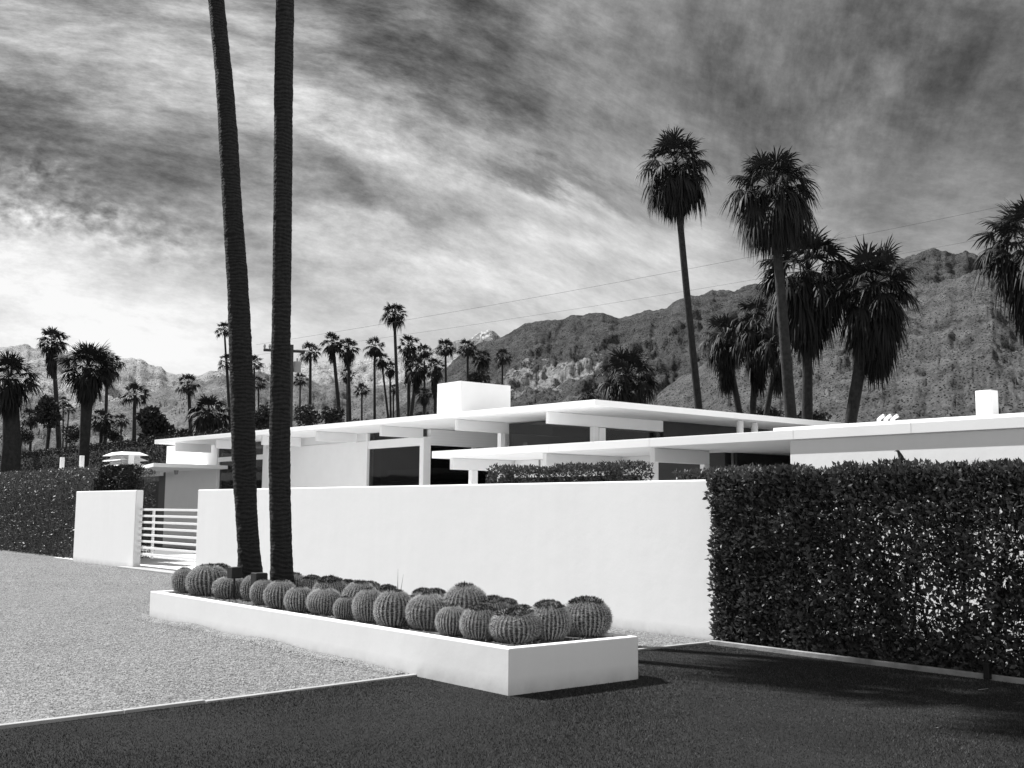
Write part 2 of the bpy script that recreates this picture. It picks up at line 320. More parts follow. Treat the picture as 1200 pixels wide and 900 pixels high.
# ------------------------------------------------------------------ golden barrel cacti
def cactus_meshes(seed, ribs, crown):
    rg = np.random.default_rng(seed); nr = ribs * 4; ns = 22
    def prof(t):   # t 0 bottom..1 top -> radius, height for unit radius
        ph = -1.15 + t * (math.pi / 2 + 1.15); r = math.cos(ph) ** .9 if math.cos(ph) > 0 else 0; z = math.sin(ph) * .86 + .80
        if t > .9: z -= (t - .9) * .9
        return r, z
    ph0 = rg.uniform(0, 6); V = []; 
    wob = [rg.uniform(-.05, .05) for _ in range(4)]
    for i in range(ns + 1):
        r, z = prof(i / ns)
        for k in range(nr):
            a = 2 * math.pi * k / nr; rr = r * (1 + .032 * math.cos(ribs * a) - .04) * (1 + wob[0] * math.cos(2 * a + 1) + wob[1] * math.sin(3 * a))
            V.append((rr * math.cos(a), rr * math.sin(a), z))
    Fq = [(i * nr + k, i * nr + (k + 1) % nr, (i + 1) * nr + (k + 1) % nr, (i + 1) * nr + k) for i in range(ns) for k in range(nr)]
    body = bpy.data.meshes.new('body'); body.from_pydata(V, [], Fq); body.polygons.foreach_set('use_smooth', [True] * len(Fq))
    SV, SF = [], []
    for k in range(ribs):
        a = 2 * math.pi * k / ribs
        for i in range(3, 29):
            t = i / 29 + rg.uniform(-.01, .01); r, z = prof(t); rr = r * (1 + wob[0] * math.cos(2 * a + 1) + wob[1] * math.sin(3 * a))
            c = np.array([rr * math.cos(a), rr * math.sin(a), z]); r2, z2 = prof(min(1, t + .02)); tn = np.array([(r2 - r) * math.cos(a), (r2 - r) * math.sin(a), z2 - z]); tn /= np.linalg.norm(tn) + 1e-9
            side = np.array([-math.sin(a), math.cos(a), 0]); nn = np.cross(side, tn)
            if nn @ np.array([math.cos(a), math.sin(a), .3]) < 0: nn = -nn
            for q in range(7):
                th = q * 2 * math.pi / 6 + rg.uniform(-.3, .3); out = .55 + .7 * rg.random()
                if q == 6: th = 4.7; out = 1.6
                d = side * math.cos(th) + tn * math.sin(th) + nn * out; d /= np.linalg.norm(d); L = .18 * rg.uniform(.6, 1.25)
                p = np.cross(d, nn); p /= np.linalg.norm(p) + 1e-9; bse = len(SV); ww = .014
                SV += [tuple(c + p * ww), tuple(c - p * ww), tuple(c + d * L)]; SF.append((bse, bse + 1, bse + 2))
    spn = npmesh('spines', SV, SF, rg.uniform(0, 1, len(SF)), 3)
    CV, CF = [], []
    for q in range(int(crown * 90)):
        a = rg.uniform(0, 6.28); r = .34 * math.sqrt(rg.random()) if crown < 1.5 else .66 * math.sqrt(rg.random()); z = .76 + .86 * math.sqrt(1 - r * r) + .04 * rg.random()
        c = np.array([r * math.cos(a), r * math.sin(a), z])
        for u in range(7):
            d = np.array([rg.normal() * .7 + c[0] * 1.2, rg.normal() * .7 + c[1] * 1.2, .7 + rg.random()]); d /= np.linalg.norm(d); p = np.cross(d, rg.normal(size=3)); p /= np.linalg.norm(p); L = rg.uniform(.10, .26)
            bse = len(CV); CV += [tuple(c + p * .045), tuple(c - p * .045), tuple(c + d * L)]; CF.append((bse, bse + 1, bse + 2))
    top = npmesh('flower_crown', CV, CF, rg.uniform(0, 1, len(CF)), 3)
    return body, spn, top
simple('cactus_skin', .035, .35, 14, .6, .3, .01, 40)
CM = [cactus_meshes(11, 30, .5), cactus_meshes(12, 34, .2), cactus_meshes(13, 34, 2.4), cactus_meshes(14, 28, .7), cactus_meshes(15, 32, 2.0)]
for tr in CM:
    tr[0].materials.append(MATS['cactus_skin']); tr[1].materials.append(MATS['spine']); tr[2].materials.append(MATS['wool'])
CG = 'golden barrel cacti in the planter'
# (centre px, top px, width px, forced Y or None, variant, label)
CACTI = [
 (216, 664, 30, 6.78, 1, 'leftmost barrel cactus at the far left end of the planter, partly hidden'),
 (245, 664, 49, 6.62, 0, 'tall round barrel cactus, second from the left end of the planter'),
 (270, 677, 40, 6.58, 1, 'low dark barrel cactus in front of the left spotlight box'),
 (299, 669, 32, 6.95, 0, 'barrel cactus behind the right spotlight box, left of the right trunk'),
 (309, 681, 31, 6.60, 1, 'pale barrel cactus leaning before the right palm trunk, on its left'),
 (330, 682, 39, 6.56, 3, 'barrel cactus directly in front of the right palm trunk'),
 (352, 689, 35, 6.58, 0, 'small neat barrel cactus just right of the right palm trunk, front row'),
 (381, 691, 40, 6.58, 1, 'front row barrel cactus, second to the right of the palm trunks'),
 (404, 701, 27, 6.55, 3, 'smallest front row barrel cactus, tucked between two larger ones'),
 (433, 691, 40, 6.62, 1, 'pale front row barrel cactus left of the one below the dry stalk'),
 (462, 694, 48, 6.62, 3, 'big dark ribbed front row barrel cactus below the dry stalk'),
 (502, 698, 53, 6.63, 1, 'large pale smooth globe cactus in the middle of the front row'),
 (530, 712, 39, 6.58, 0, 'low small barrel cactus right of the large pale globe, front row'),
 (563, 712, 48, 6.62, 2, 'pale low barrel cactus with a wide dark top, left of the front corner one'),
 (605, 716, 63, 6.64, 2, 'widest barrel cactus, standing at the front corner of the planter'),
 (643, 707, 50, 6.98, 4, 'barrel cactus at the right end, between the corner one and the biggest one'),
 (688, 703, 57, 7.12, 2, 'tall barrel cactus with heaped dark crown at the right end of the planter'),
 (345, 667, 31, 7.55, 0, 'barrel cactus half hidden behind the right palm trunk'),
 (388, 675, 42, 7.0, 2, 'back row barrel cactus, first clear one right of the palm trunks'),
 (421, 681, 42, 6.98, 3, 'middle row barrel cactus behind the smallest front one'),
 (434, 675, 34, 7.5, 4, 'dark crowned barrel cactus in the back row, above the pale front one'),
 (457, 682, 26, 7.25, 2, 'small barrel cactus beside the foot of the dry stalk, on its left'),
 (482, 686, 30, 7.15, 3, 'barrel cactus just right of the dry stalk, behind the front row'),
 (511, 678, 38, 7.4, 4, 'dark topped back row barrel cactus above the large pale globe'),
 (546, 680, 55, 7.12, 0, 'big dark ribbed barrel cactus rising behind the middle of the front row'),
 (578, 696, 42, 7.25, 4, 'dark crowned barrel cactus behind the low pale one near the corner'),
 (613, 703, 33, 7.4, 2, 'back row barrel cactus peeking over the front corner one'),
 (567, 707, 32, 6.95, 4, 'small dark crowned barrel cactus wedged behind the wide topped one'),
 (258, 663, 34, 7.4, 4, 'back row barrel cactus peeking over the second from the left'),
 (236, 663, 24, 7.5, 2, 'small back row barrel cactus behind the far left end of the planter'),
 (366, 673, 30, 7.62, 2, 'small back row barrel cactus just right of the one behind the right trunk'),
 (408, 678, 30, 7.66, 4, 'back row barrel cactus behind the gap between the first and second clear ones'),
 (455, 677, 30, 7.68, 2, 'back row barrel cactus at the garden wall side, behind the dry stalk'),
 (497, 681, 32, 7.66, 2, 'back row barrel cactus between the dry stalk and the dark topped one'),
 (531, 683, 30, 7.70, 4, 'back row barrel cactus hidden behind the big dark ribbed one'),
 (594, 695, 34, 7.62, 2, 'back row barrel cactus right of the big dark ribbed one'),
 (634, 701, 32, 7.62, 4, 'back row barrel cactus above the gap right of the corner one'),
 (668, 702, 34, 7.60, 2, 'back row barrel cactus just left of the tall one at the right end'),
 (655, 706, 30, 7.62, 3, 'barrel cactus at the back right of the planter, mostly hidden'),
]
BOT = [696, 700, 703, None, 710, 715, 719, 722, 727, 731, 737, 740, 747, 752, 755, 752, 748]
for i, (cx, top, wd, yy, va, lab) in enumerate(CACTI):
    if i < len(BOT) and BOT[i]:
        q = onz(cx, BOT[i], .36); yy = max(6.287 + .12 + wd * .5 * .0088, float(q[1]) + .62 * wd / 2 * float(FWD @ (q - CAM)) / F0)
    p = ony(cx, top, yy); dep = float(FWD @ (p - CAM)); Rr = wd / 2 * dep / F0 / 1.04
    hh = max(.16, p[2] - .355); sz = hh / 1.66
    sz = min(max(sz, Rr * .62), Rr * 1.12)
    e = empty('barrel_cactus', (p[0], yy, .36), lab, 'cactus', CG); e.rotation_euler = (random.uniform(-.06, .06), random.uniform(-.06, .06), random.uniform(0, 6.28)); e.scale = (Rr, Rr, sz)
    for nm, me in zip(('body', 'spines', 'flower_crown'), CM[va]):
        o = bpy.data.objects.new(nm, me); COL.objects.link(o); o.parent = e
# dry stalk
b = MB(); p = ony(466, 686, 7.0)
for dx, dz, rr in ((0, .30, 0), (.05, .27, .04), (-.04, .22, .03), (.02, .18, -.05)):
    b.tube([(p[0], p[1], .36), (p[0] + dx * .4, p[1] + rr * .5, .36 + dz), (p[0] + dx, p[1] + rr, .36 + dz * 1.9)], [.007, .005, .001], 5)
tag(b.build('dry_stalk', 'dead_leaf'), 'thin dry grass stalk sprouting between barrel cacti', 'plant')
# spotlights
for px, py, s, lab in ((275, 671, .15, 'black box spotlight standing at the foot of the left palm'), (303.5, 678.5, .16, 'black box spotlight standing left of the right palm trunk')):
    p = ony(px, py, 6.80 if px < 290 else 6.78); e = empty('spotlight', (p[0], p[1], .36), lab, 'spotlight', 'garden spotlights in the planter')
    x, y, z = p; MB().box(x - s / 2, x + s / 2, y - s / 2, y + s / 2, z - s / 2, z + s / 2).build('housing', 'black_metal', e, .008)
    MB().box(x - s * .42, x + s * .42, y + s / 2, y + s / 2 + .01, z - s * .42, z + s * .42).build('lens', 'glass', e)
    MB().tube([(x, y, .36), (x, y, z - s / 2 + .002)], .015, 8).build('stake', 'black_metal', e)

# ------------------------------------------------------------------ palms
def frond(V, F, T, org, az, el, pet, fan, n, droop, rg, segs=3, tint=.5, wid=1.0):
    d = np.array([math.cos(az) * math.cos(el), math.sin(az) * math.cos(el), math.sin(el)])
    side = np.array([-math.sin(az), math.cos(az), 0.0]); roll = rg.uniform(-.5, .5)
    nn = np.cross(d, side); side = side * math.cos(roll) + nn * math.sin(roll); nn = np.cross(d, side)
    mid = org + d * pet * .6 + np.array([0, 0, -droop * .04 * pet]); hub = org + d * pet + np.array([0, 0, -droop * .14 * pet])
    d2 = hub - mid; d2 /= np.linalg.norm(d2); pw = .022 * wid
    for a_, b_ in ((org, mid), (mid, hub)):
        bs = len(V); V += [a_ - side * pw * 1.3, a_ + side * pw * 1.3, b_ + side * pw, b_ - side * pw]; F.append((bs, bs + 1, bs + 2, bs + 3)); T.append(tint * .6 + .25)
    for k in range(n):
        u = (k / (n - 1)) * 2 - 1; th = u * 1.75 + rg.uniform(-.09, .09); c, s = math.cos(th), math.sin(th)
        e = d2 * c + side * s + nn * (-.25 * abs(u)) ; e /= np.linalg.norm(e); L = fan * (1 - .38 * abs(u) ** 2) * rg.uniform(.8, 1.15)
        wv = np.cross(e, nn); wv /= np.linalg.norm(wv) + 1e-9; w0 = fan * .62 * wid / n
        prev = hub; bs = len(V); V += [hub - wv * w0 * .25, hub + wv * w0 * .25]
        dr = droop * rg.uniform(.6, 1.4)
        for j in range(1, segs + 1):
            t = j / segs; pnt = hub + e * L * (t - .12 * dr * t ** 3) + np.array([0, 0, -dr * L * .42 * t ** 2.6]); ww = w0 * (1, .95, .12)[min(2, int(t * 2.99))] if t < 1 else w0 * .08
            V += [pnt - wv * ww, pnt + wv * ww]; F.append((bs, bs + 1, bs + 3, bs + 2)); T.append(tint + rg.uniform(-.25, .25)); bs += 2
def crown_mesh(rad, n_live, n_leaf, seed, droop=1.0, low=-35, wid=1.0, segs=3):
    rg = np.random.default_rng(seed); V, F, T = [], [], []; fan = rad * .50; pet = rad * .58; ga = 2.39996
    for i in range(n_live):
        t = i / n_live; el = R_(78 - (78 - low) * t ** .82 + rg.uniform(-12, 12)); az = i * ga + rg.uniform(-.35, .35); q = (rg.uniform(.78, 1.08) if i % 3 else rg.uniform(.45, .75)) * (.80 + .24 * min(1, t * 2.6) - .08 * t)
        frond(V, F, T, np.array([math.cos(az) * .08, math.sin(az) * .08, -t * rad * .10]), az, el, pet * q, fan * rg.uniform(.85, 1.15) * (.9 + .1 * t), n_leaf, droop * (.35 + 1.6 * t), rg, segs, .35 + .4 * (1 - t), wid)
    return npmesh('crown', np.array(V), F, T)
def skirt_mesh(rad, length, n, n_leaf, seed, wid=1.0, taper=.55):
    rg = np.random.default_rng(seed); V, F, T = [], [], []
    for i in range(n):
        t = i / n; az = i * 2.39996 + rg.uniform(-.3, .3); el = R_(-28 - 52 * min(1, t * 1.5) + rg.uniform(-9, 9)); z = -rad * .12 - t * max(.05, length - rad * .55)
        fr = rad * (.50 - .10 * t) * rg.uniform(.8, 1.15)
        frond(V, F, T, np.array([math.cos(az) * .12, math.sin(az) * .12, z]), az, el, fr * taper * (1 - .45 * t), fr, n_leaf, 1.7, rg, 3, rg.uniform(.1, .7), wid * 1.1)
    return npmesh('dead_fronds', np.array(V), F, T)
def palm(label, cx, cy, rpx, D, tx, ty, tw, skirt=0, n=44, nl=12, droop=1.0, low=-35, group='palm trees behind the house', tw_top=None, seed=None, wid=None, cheap=None, dead=None, taper=.55, sh=0):
    """crown centre px, crown radius px, distance, trunk foot px (as far down as it shows), trunk width px, skirt length px"""
    seed = seed or int(cx * 7 + cy); c = ondepth(cx, cy, D); f = ondepth(tx, ty, D); s = D / F0; rad = rpx * s
    wid = wid or (1.0 if rpx > 30 else 1.15); nl = nl + 4 if rpx > 30 else nl + 1; n = int(n * (1.15 if rpx > 30 else 1.0))
    r0 = tw * s / 2; r1 = (tw_top or tw * .72) * s / 2
    k = (f[2] - 0) / max(.1, (c[2] - f[2])); base = np.array([f[0], f[1], 0.0])
    e = empty('palm_tree', base, label, 'palm tree', group)
    top = c - np.array([0, 0, rad * .1])
    pts = [base]; 
    for i in range(9):
        t = i / 8; u = t; q = f + (top - f) * u; q = q + np.cross([0, 0, 1], _n(top - f + 1e-6)) * math.sin(t * 3.1) * sh * s; pts.append(q)
    rads = [r0 * 1.15] + [r0 + (r1 - r0) * (i / 8) for i in range(9)]
    b = MB().tube(pts, rads, 10 if rpx < 30 else 16)
    link('trunk', b.mesh('trunk', tuple(base), True), 'far_bark', e, False)
    cm = link('crown', crown_mesh(rad, n, nl, seed, droop, low, wid), 'palm_leaf', e, False); cm.location = Vector(c - base)
    if skirt or dead:
        sk = link('dead_fronds', skirt_mesh(rad, skirt * s, dead or 34, max(8, nl - 3), seed + 1, wid, taper), 'dead_frond', e, False); sk.location = Vector(c - base)
    return e
# --- the two palms in the planter
def near_palm(label, Yc, prof, crown_z, seed):
    pts, rads = [], []
    for py, xl, xr in prof:
        p = ony((xl + xr) / 2, py, Yc); dep = float(FWD @ (p - CAM)); pts.append(p); rads.append((xr - xl) / 2 * dep / F0)
    base = np.array([pts[-1][0], Yc, .34]); e = empty('palm_tree', base, label, 'palm tree', 'palm trees in the cactus planter')
    pts = pts[::-1]; rads = rads[::-1]
    d = _n(pts[-1] - pts[-2]); q = pts[-1]
    while q[2] < crown_z - .5: q = q + np.array([d[0] * .6, -.26, .7]); pts.append(q); rads.append(rads[-1] * .985)
    # resample finely for the ringed, slightly uneven outline
    zs = np.array([p[2] for p in pts]); P = np.array(pts); z = np.arange(.34, zs[-1], .022)
    zs[0] = min(zs[0], .34); xs = np.interp(z, zs, P[:, 0]); ys = np.interp(z, zs, P[:, 1]) - base[1]; ys = np.convolve(np.pad(ys, 12, 'edge'), np.ones(25) / 25, 'valid'); rr = np.interp(z, zs, rads)
    ker = np.ones(25) / 25; xs2 = np.convolve(np.pad(xs, 12, 'edge'), ker, 'valid'); rr = np.convolve(np.pad(rr, 12, 'edge'), ker, 'valid')
    n = 40; rg = np.random.default_rng(seed); V = []
    for i, zz in enumerate(z):
        for k in range(n):
            a = 2 * math.pi * k / n
            nz = mnoise.noise(Vector((math.cos(a) * 1.5, math.sin(a) * 1.5, zz * 1.2 + seed))); saw = ((zz * 17 + nz * 2.2) % 1.0)
            r = rr[i] * (1 + .028 * (saw - .5) + .05 * mnoise.fractal(Vector((math.cos(a) * 2.5, math.sin(a) * 2.5, zz * 9 + seed)), .7, 2.0, 3) + .03 * mnoise.noise(Vector((0, 0, zz * 2.3 + seed))))
            if zz < .9: r *= 1 + .10 * (1 - (zz - .34) / .56)
            V.append((xs2[i] - base[0] + r * math.cos(a), ys[i] + r * math.sin(a), zz - .34))
    m = len(z); k = np.arange(n); i = np.arange(m - 1)[:, None]; Fq = np.stack([i * n + k, i * n + (k + 1) % n, (i + 1) * n + (k + 1) % n, (i + 1) * n + k], -1).reshape(-1, 4)
    me = npmesh('trunk', V, Fq); me.polygons.foreach_set('use_smooth', [True] * len(Fq)); link('trunk', me, 'palm_bark', e, False)
    c = Vector((xs2[-1] - base[0], ys[-1], z[-1] - .34))
    o = link('crown', crown_mesh(1.7, 46, 16, seed, 1.0, -30), 'palm_leaf', e, False); o.location = c
    o = link('dead_fronds', skirt_mesh(1.35, 1.2, 40, 12, seed + 1), 'dead_frond', e, False); o.location = c
near_palm('left of the two tall palm trunks in the planter, dark and leaning left', 7.65,
  [(-10, 243.5, 262), (0, 244, 262.5), (100, 253.5, 273.5), (160, 256.5, 278.5), (250, 261.5, 284), (340, 266.7, 291.5), (450, 270, 297), (540, 272, 300), (600, 276, 301), (650, 279, 305), (690, 280, 309)], 13.6, 3)
near_palm('right of the two tall palm trunks in the planter, nearly straight', 7.30,
  [(-10, 324, 345), (0, 323.8, 344.7), (100, 321.5, 343), (200, 321, 342.5), (340, 319.5, 341), (450, 317, 340), (540, 315, 340), (600, 316.2, 341), (650, 317, 342.5), (705, 317, 345)], 12.5, 5)

# ------------------------------------------------------------------ hedges
def hedge(name, label, x0, x1, y0, y1, z1, n, size, core=.16, mat='hedge_leaf', z0=0.0, zf=None, thin=None, stems=0, group=None, kern=True, rag=.06):
    """box hedge: leaves scattered in the outer shell, sampled on the faces seen from the garden sides"""
    e = empty(name, ((x0 + x1) / 2, (y0 + y1) / 2, 0), label, 'hedge', group)
    A = [(x1 - x0) * (z1 - z0), (x1 - x0) * (y1 - y0) * 1.2, (y1 - y0) * (z1 - z0), (y1 - y0) * (z1 - z0), (x1 - x0) * (z1 - z0) * .35]; A = np.array(A); A /= A.sum()
    k = RG.choice(5, n, p=A); u, v = RG.random(n), RG.random(n); dpt = np.abs(RG.normal(0, core * .55, n)) - .03 
    X = x0 + u * (x1 - x0); Yv = y0 + v * (y1 - y0); Z = z0 + v * (z1 - z0)
    P = np.zeros((n, 3)); N = np.zeros((n, 3))
    for kk in range(5):
        s = k == kk
        if kk == 0: P[s] = np.stack([X[s], y0 + dpt[s], Z[s]], 1); N[s] = (0, -1, .35)
        if kk == 1: P[s] = np.stack([X[s], Yv[s], z1 - dpt[s]], 1); N[s] = (0, -.1, 1)
        if kk == 2: P[s] = np.stack([x1 - dpt[s], y0 + u[s] * (y1 - y0), Z[s]], 1); N[s] = (1, 0, .25)
        if kk == 3: P[s] = np.stack([x0 + dpt[s], y0 + u[s] * (y1 - y0), Z[s]], 1); N[s] = (-1, 0, .25)
        if kk == 4: P[s] = np.stack([X[s], y1 - dpt[s], Z[s]], 1); N[s] = (0, 1, .25)
    # uneven surface
    off = np.array([mnoise.noise(Vector(p * 2.1)) + .6 * mnoise.noise(Vector(p * 5.3 + 9)) for p in P]) * rag
    P = P + N * off[:, None]
    keep = np.ones(n, bool)
    if thin is not None: keep = RG.random(n) < thin(P)
    P, N = P[keep], N[keep]; P[:, 2] = np.maximum(P[:, 2], z0 + .02)
    V, Fq, tt = leaves(P, size, N, .45, .46, .35, .15); cen = np.array(e.location)
    link('foliage', npmesh('foliage', V - cen, Fq, tt), mat, e, False)
    if kern:
        MB().box(x0 + core, x1 - core, y0 + core, y1 - core, z0, z1 - core * 1.2).build('dark_core', 'stem', e)  # solid dark core box, makes the hedge opaque and dark within
    for i in range(stems):
        x = x0 + .12 + (x1 - x0 - .2) * (i + random.uniform(.2, .8)) / stems; y = (y0 + y1) / 2 + random.uniform(-.06, .06); b = MB(); r = random.uniform(.014, .03)
        p = Vector((x, y, 0)); pp = [p.copy()]
        for j in range(5): p = p + Vector((random.uniform(-.06, .06), random.uniform(-.05, .05), z1 * .19)); pp.append(p.copy())
        b.tube(pp, [r, r * .9, r * .8, r * .6, r * .4, r * .25], 6)
        for j in range(7):
            q = pp[random.randint(1, 4)]; d = Vector((random.uniform(-1, 1), random.uniform(-.5, .5), random.uniform(.3, 1))).normalized(); b.tube([q, q + d * .22, q + d * .4 + Vector((0, 0, .08))], [r * .4, r * .3, .002], 4)
        b.build('stem', 'stem', e)
    return e
def thin_right(P):
    # the hedge is sparse low down in its right half, so light shows through
    f = np.ones(len(P)); n1 = np.array([mnoise.noise(Vector((p[0] * 2.6, p[1], p[2] * 1.7))) for p in P])
    s = np.clip((P[:, 0] + 7.4) / 1.2, 0, 1) * np.clip((1.75 - P[:, 2]) / .5, 0, 1) * np.clip((P[:, 2] - .25) / .2, 0, 1)
    return f - s * np.clip(.32 + n1 * 1.6, 0, .86)
hedge('clipped_hedge', 'tall dark leafy hedge on the right with light showing through, a bird on top', GX + .04, 3.5, 10.76, 11.30, 2.05, 200000, .072, .30, 'hedge_leaf', thin=thin_right, stems=34, kern=False, rag=.07)
# denser left end of the right hedge
hedge('clipped_hedge', 'long dark clipped hedge left of the short gate wall', -70, -33.5, 11.35, 13.4, 2.72, 105000, .07, .25, 'hedge_leaf', rag=.09)
hedge('clipped_hedge', 'clipped hedge top showing just behind the short gate wall', -33.45, -31.4, 11.7, 12.15, 2.70, 12000, .085, .12, 'hedge_leaf_matt', rag=.07)
hedge('clipped_hedge', 'tall very dark hedge behind the left hedge and roof vents', -115, -50.5, 24.0, 26.5, 5.4, 75000, .12, .3, 'hedge_leaf_matt', rag=.16)
hedge('clipped_hedge', 'trimmed hedge rising above the middle of the garden wall', -15.55, -12.0, 12.3, 12.75, 2.29, 30000, .05, .12, 'hedge_leaf', z0=.0, rag=.07)
hedge('clipped_hedge', 'short trimmed hedge above the right end of the garden wall', -10.4, -8.7, 11.5, 12.3, 2.13, 15000, .06, .18, 'hedge_leaf', rag=.06)

# ------------------------------------------------------------------ bird
p = ony(1057, 549, 11.0); bx, by, bz = p[0], p[1], 2.115
e = empty('bird', (bx, by, bz), 'small dark bird perched on top of the right hedge', 'bird')
vm = bpy.data.meshes.new('body')
sk = [((0, 0, .02), .020), ((.0, 0, .055), .027), ((-.012, 0, .085), .022), ((-.022, 0, .108), .0145), ((-.027, 0, .122), .0155), ((-.040, 0, .124), .008), ((-.052, 0, .122), .002), ((.028, .0, -.008), .011), ((.055, 0, -.04), .008), ((.075, 0, -.065), .006)]
vm.from_pydata([a for a, _ in sk], [(0, 1), (1, 2), (2, 3), (3, 4), (4, 5), (5, 6), (0, 7), (7, 8), (8, 9)], [])
bo = link('body', vm, 'bird_dark', e, False); md = bo.modifiers.new('skin', 'SKIN'); bo.modifiers.new('sub', 'SUBSURF').levels = 1; bo.modifiers['sub'].render_levels = 2
for i, (_, r) in enumerate(sk): vm.skin_vertices[0].data[i].radius = (r, r)
vm.skin_vertices[0].data[0].use_root = True
for s in (-1, 1):
    MB().tube([(bx + .005, by + s * .009, bz + .01), (bx, by + s * .01, bz - .03)], .0018, 5).build('leg', 'bird_dark', e)
    b = MB(); b.v = [(bx - .012, by + s * .022, bz + .09), (bx - .018, by + s * .024, bz + .05), (bx + .04, by + s * .016, bz - .012), (bx + .022, by + s * .020, bz + .06), (bx - .008, by + s * .028, bz + .07), (bx + .01, by + s * .028, bz + .045)]
    b.f = [(0, 1, 5, 4), (0, 4, 3), (4, 5, 2, 3), (1, 2, 5)]; b.build('wing', 'bird_dark', e)
me = MB().tube([(-.04, 0, .1235), (-.062, 0, .121)], [.005, .0006], 6).mesh('beak'); link('beak', me, 'black_metal', e, False)
e.scale = (1.25,) * 3; e.rotation_euler = (0, 0, R_(35))

# ------------------------------------------------------------------ main house
H = empty('house', (-28, 17, 0), 'flat roofed white modernist house with projecting beams and broad roof', 'house')
def hb(name, x0, x1, y0, y1, z0, z1, m='white_paint', bv=.006, P=None): return MB().box(x0, x1, y0, y1, z0, z1).build(name, m, P or H, bv)
xa, xb, ya, yb = -40.28, -16.66, 16.0, 27.5
zl, zr = 4.06, 3.895
b = MB(); b.prism([(xa, ya), (xb, ya), (xb, yb), (xa, yb)], [zl - .15, zr - .135, zr - .135, zl - .15], [zl, zr, zr, zl]); b.build('roof', 'roof_white', H, .008)
def zroof(x): return zl - .15 + (x - xa) / (xb - xa) * (zr - .135 - zl + .15)
YW = 17.8
for x in (-39.0, -35.6, -32.2, -28.78, -25.3, -21.9, -18.5):
    z0 = 3.60 - (x + 39) / 20.5 * .095; zt = zroof(x) - .003
    hb('beam', x - .05, x + .05, 16.28, YW - .15 if x in (-39.0, -35.6, -32.2, -28.78, -25.3) else (24.5 if x < -20 else 20.0), z0, zt)
# posts
for x in (-25.3, -21.9, -18.5):
    hb('post', x - .07 if x > -25 else x - .12, x + .07, YW - .147, YW + (.0 if x > -25 else .1), 0, (3.60 - (x + 39) / 20.5 * .095) - .003 if x > -25 else 3.58)
hb('post', -18.60, -18.40, YW + .003, YW + .20, 0, 3.49)
for Y_ in (21.2, 21.9):
    p = ony(867 if Y_ < 21.5 else 884, 495, Y_); MB().tube([(p[0], Y_, 0), (p[0], Y_, zroof(-17) - .004)], .085, 20).build('post', 'white_paint', H, smooth=True)
# solid front wall
hb('wall', -34.9, -28.42, YW, YW + .2, -.1, 3.60, 'white_paint'); hb('wall', -34.9, -28.42, YW + .01, YW + .19, 3.604, zroof(-34.9) - .02, 'joinery')
hb('corner_post', -28.417, -28.33, YW - .03, YW + .2, -.1, zroof(-28.4) - .01)
# window bay between the wall and the corner post
wi = MB().box(-28.327, -25.43, YW, YW + .16, 3.355, 3.60).build('window_header', 'white_paint', H, .006)
MB().box(-28.327, -25.43, YW + .06, YW + .07, .3, 3.352).build('window', 'glass', H)
MB().box(-28.327, -25.43, YW + .06, YW + .07, 3.604, zroof(-28) - .01).build('window', 'glass', H)
# far left block and window bay
hb('wall', -43.5, -38.85, YW, YW + .25, -.1, zroof(-39) + .12, 'white_paint')
hb('corner_post', -38.847, -38.70, YW - .02, YW + .2, -.1, zroof(-39) - .01)
hb('window_header', -38.697, -35.1, YW, YW + .12, 3.25, 3.42); hb('window_frame', -35.097, -34.903, YW, YW + .12, -.1, zroof(-35) - .01)
hb('window_frame', -38.697, -38.58, YW, YW + .12, -.1, 3.247)
MB().box(-38.577, -35.1, YW + .05, YW + .06, .2, 3.247).build('window', 'glass', H)
MB().box(-38.697, -35.1, YW + .05, YW + .06, 3.424, zroof(-37) - .01).build('window', 'glass', H)
# recess: west glass wall with a boarded band above
hb('wall', -25.42, -25.25, YW + .103, 24.2, 3.36, zroof(-25) - .01, 'white_paint')
for i in range(5):
    hb('board_joint', -25.247, -25.243, YW + .103, 24.2, 3.40 + i * .075, 3.403 + i * .075, 'joinery', 0)
MB().box(-25.35, -25.34, YW + .103, 24.2, .05, 3.357).build('window', 'glass', H)
for y_ in (19.4, 21.0, 22.6): hb('post', -25.40, -25.27, y_, y_ + .13, 0, 3.357, 'joinery')
# recess back wall and rooms behind
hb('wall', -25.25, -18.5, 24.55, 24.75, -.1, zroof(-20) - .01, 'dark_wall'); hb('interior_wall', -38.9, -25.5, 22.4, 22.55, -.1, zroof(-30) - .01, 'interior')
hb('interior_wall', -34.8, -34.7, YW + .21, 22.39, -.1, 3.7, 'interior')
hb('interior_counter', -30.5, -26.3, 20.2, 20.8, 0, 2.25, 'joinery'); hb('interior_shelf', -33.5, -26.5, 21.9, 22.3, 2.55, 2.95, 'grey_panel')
# clerestory of the living room: tinted glass above a pale transom
MB().box(-21.75, -18.605, YW + .05, YW + .06, 3.18, zroof(-20) - .02).build('window', 'glass', H)
hb('window_header', -21.75, -18.605, YW + .02, YW + .12, 3.10, 3.178, 'joinery')
hb('transom', -21.4, -18.7, 20.6, 20.7, 2.7, 3.25, 'joinery'); hb('post', -21.72, -21.55, 18.3, 18.45, 0, 3.3, 'joinery'); hb('post', -21.76, -21.6, 19.2, 19.3, 0, 3.3)
# east glass wall below the last beam, then dark stone wall
MB().box(-18.52, -18.50, YW + .21, 20.0, .05, 3.49).build('window', 'glass', H)
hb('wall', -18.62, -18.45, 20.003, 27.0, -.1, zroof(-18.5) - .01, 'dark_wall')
hb('dark_backing', -18.8, -18.78, YW + .21, 20.0, .05, 3.49, 'dark_wall', 0)  # near-black sheet that keeps the glass in front dark
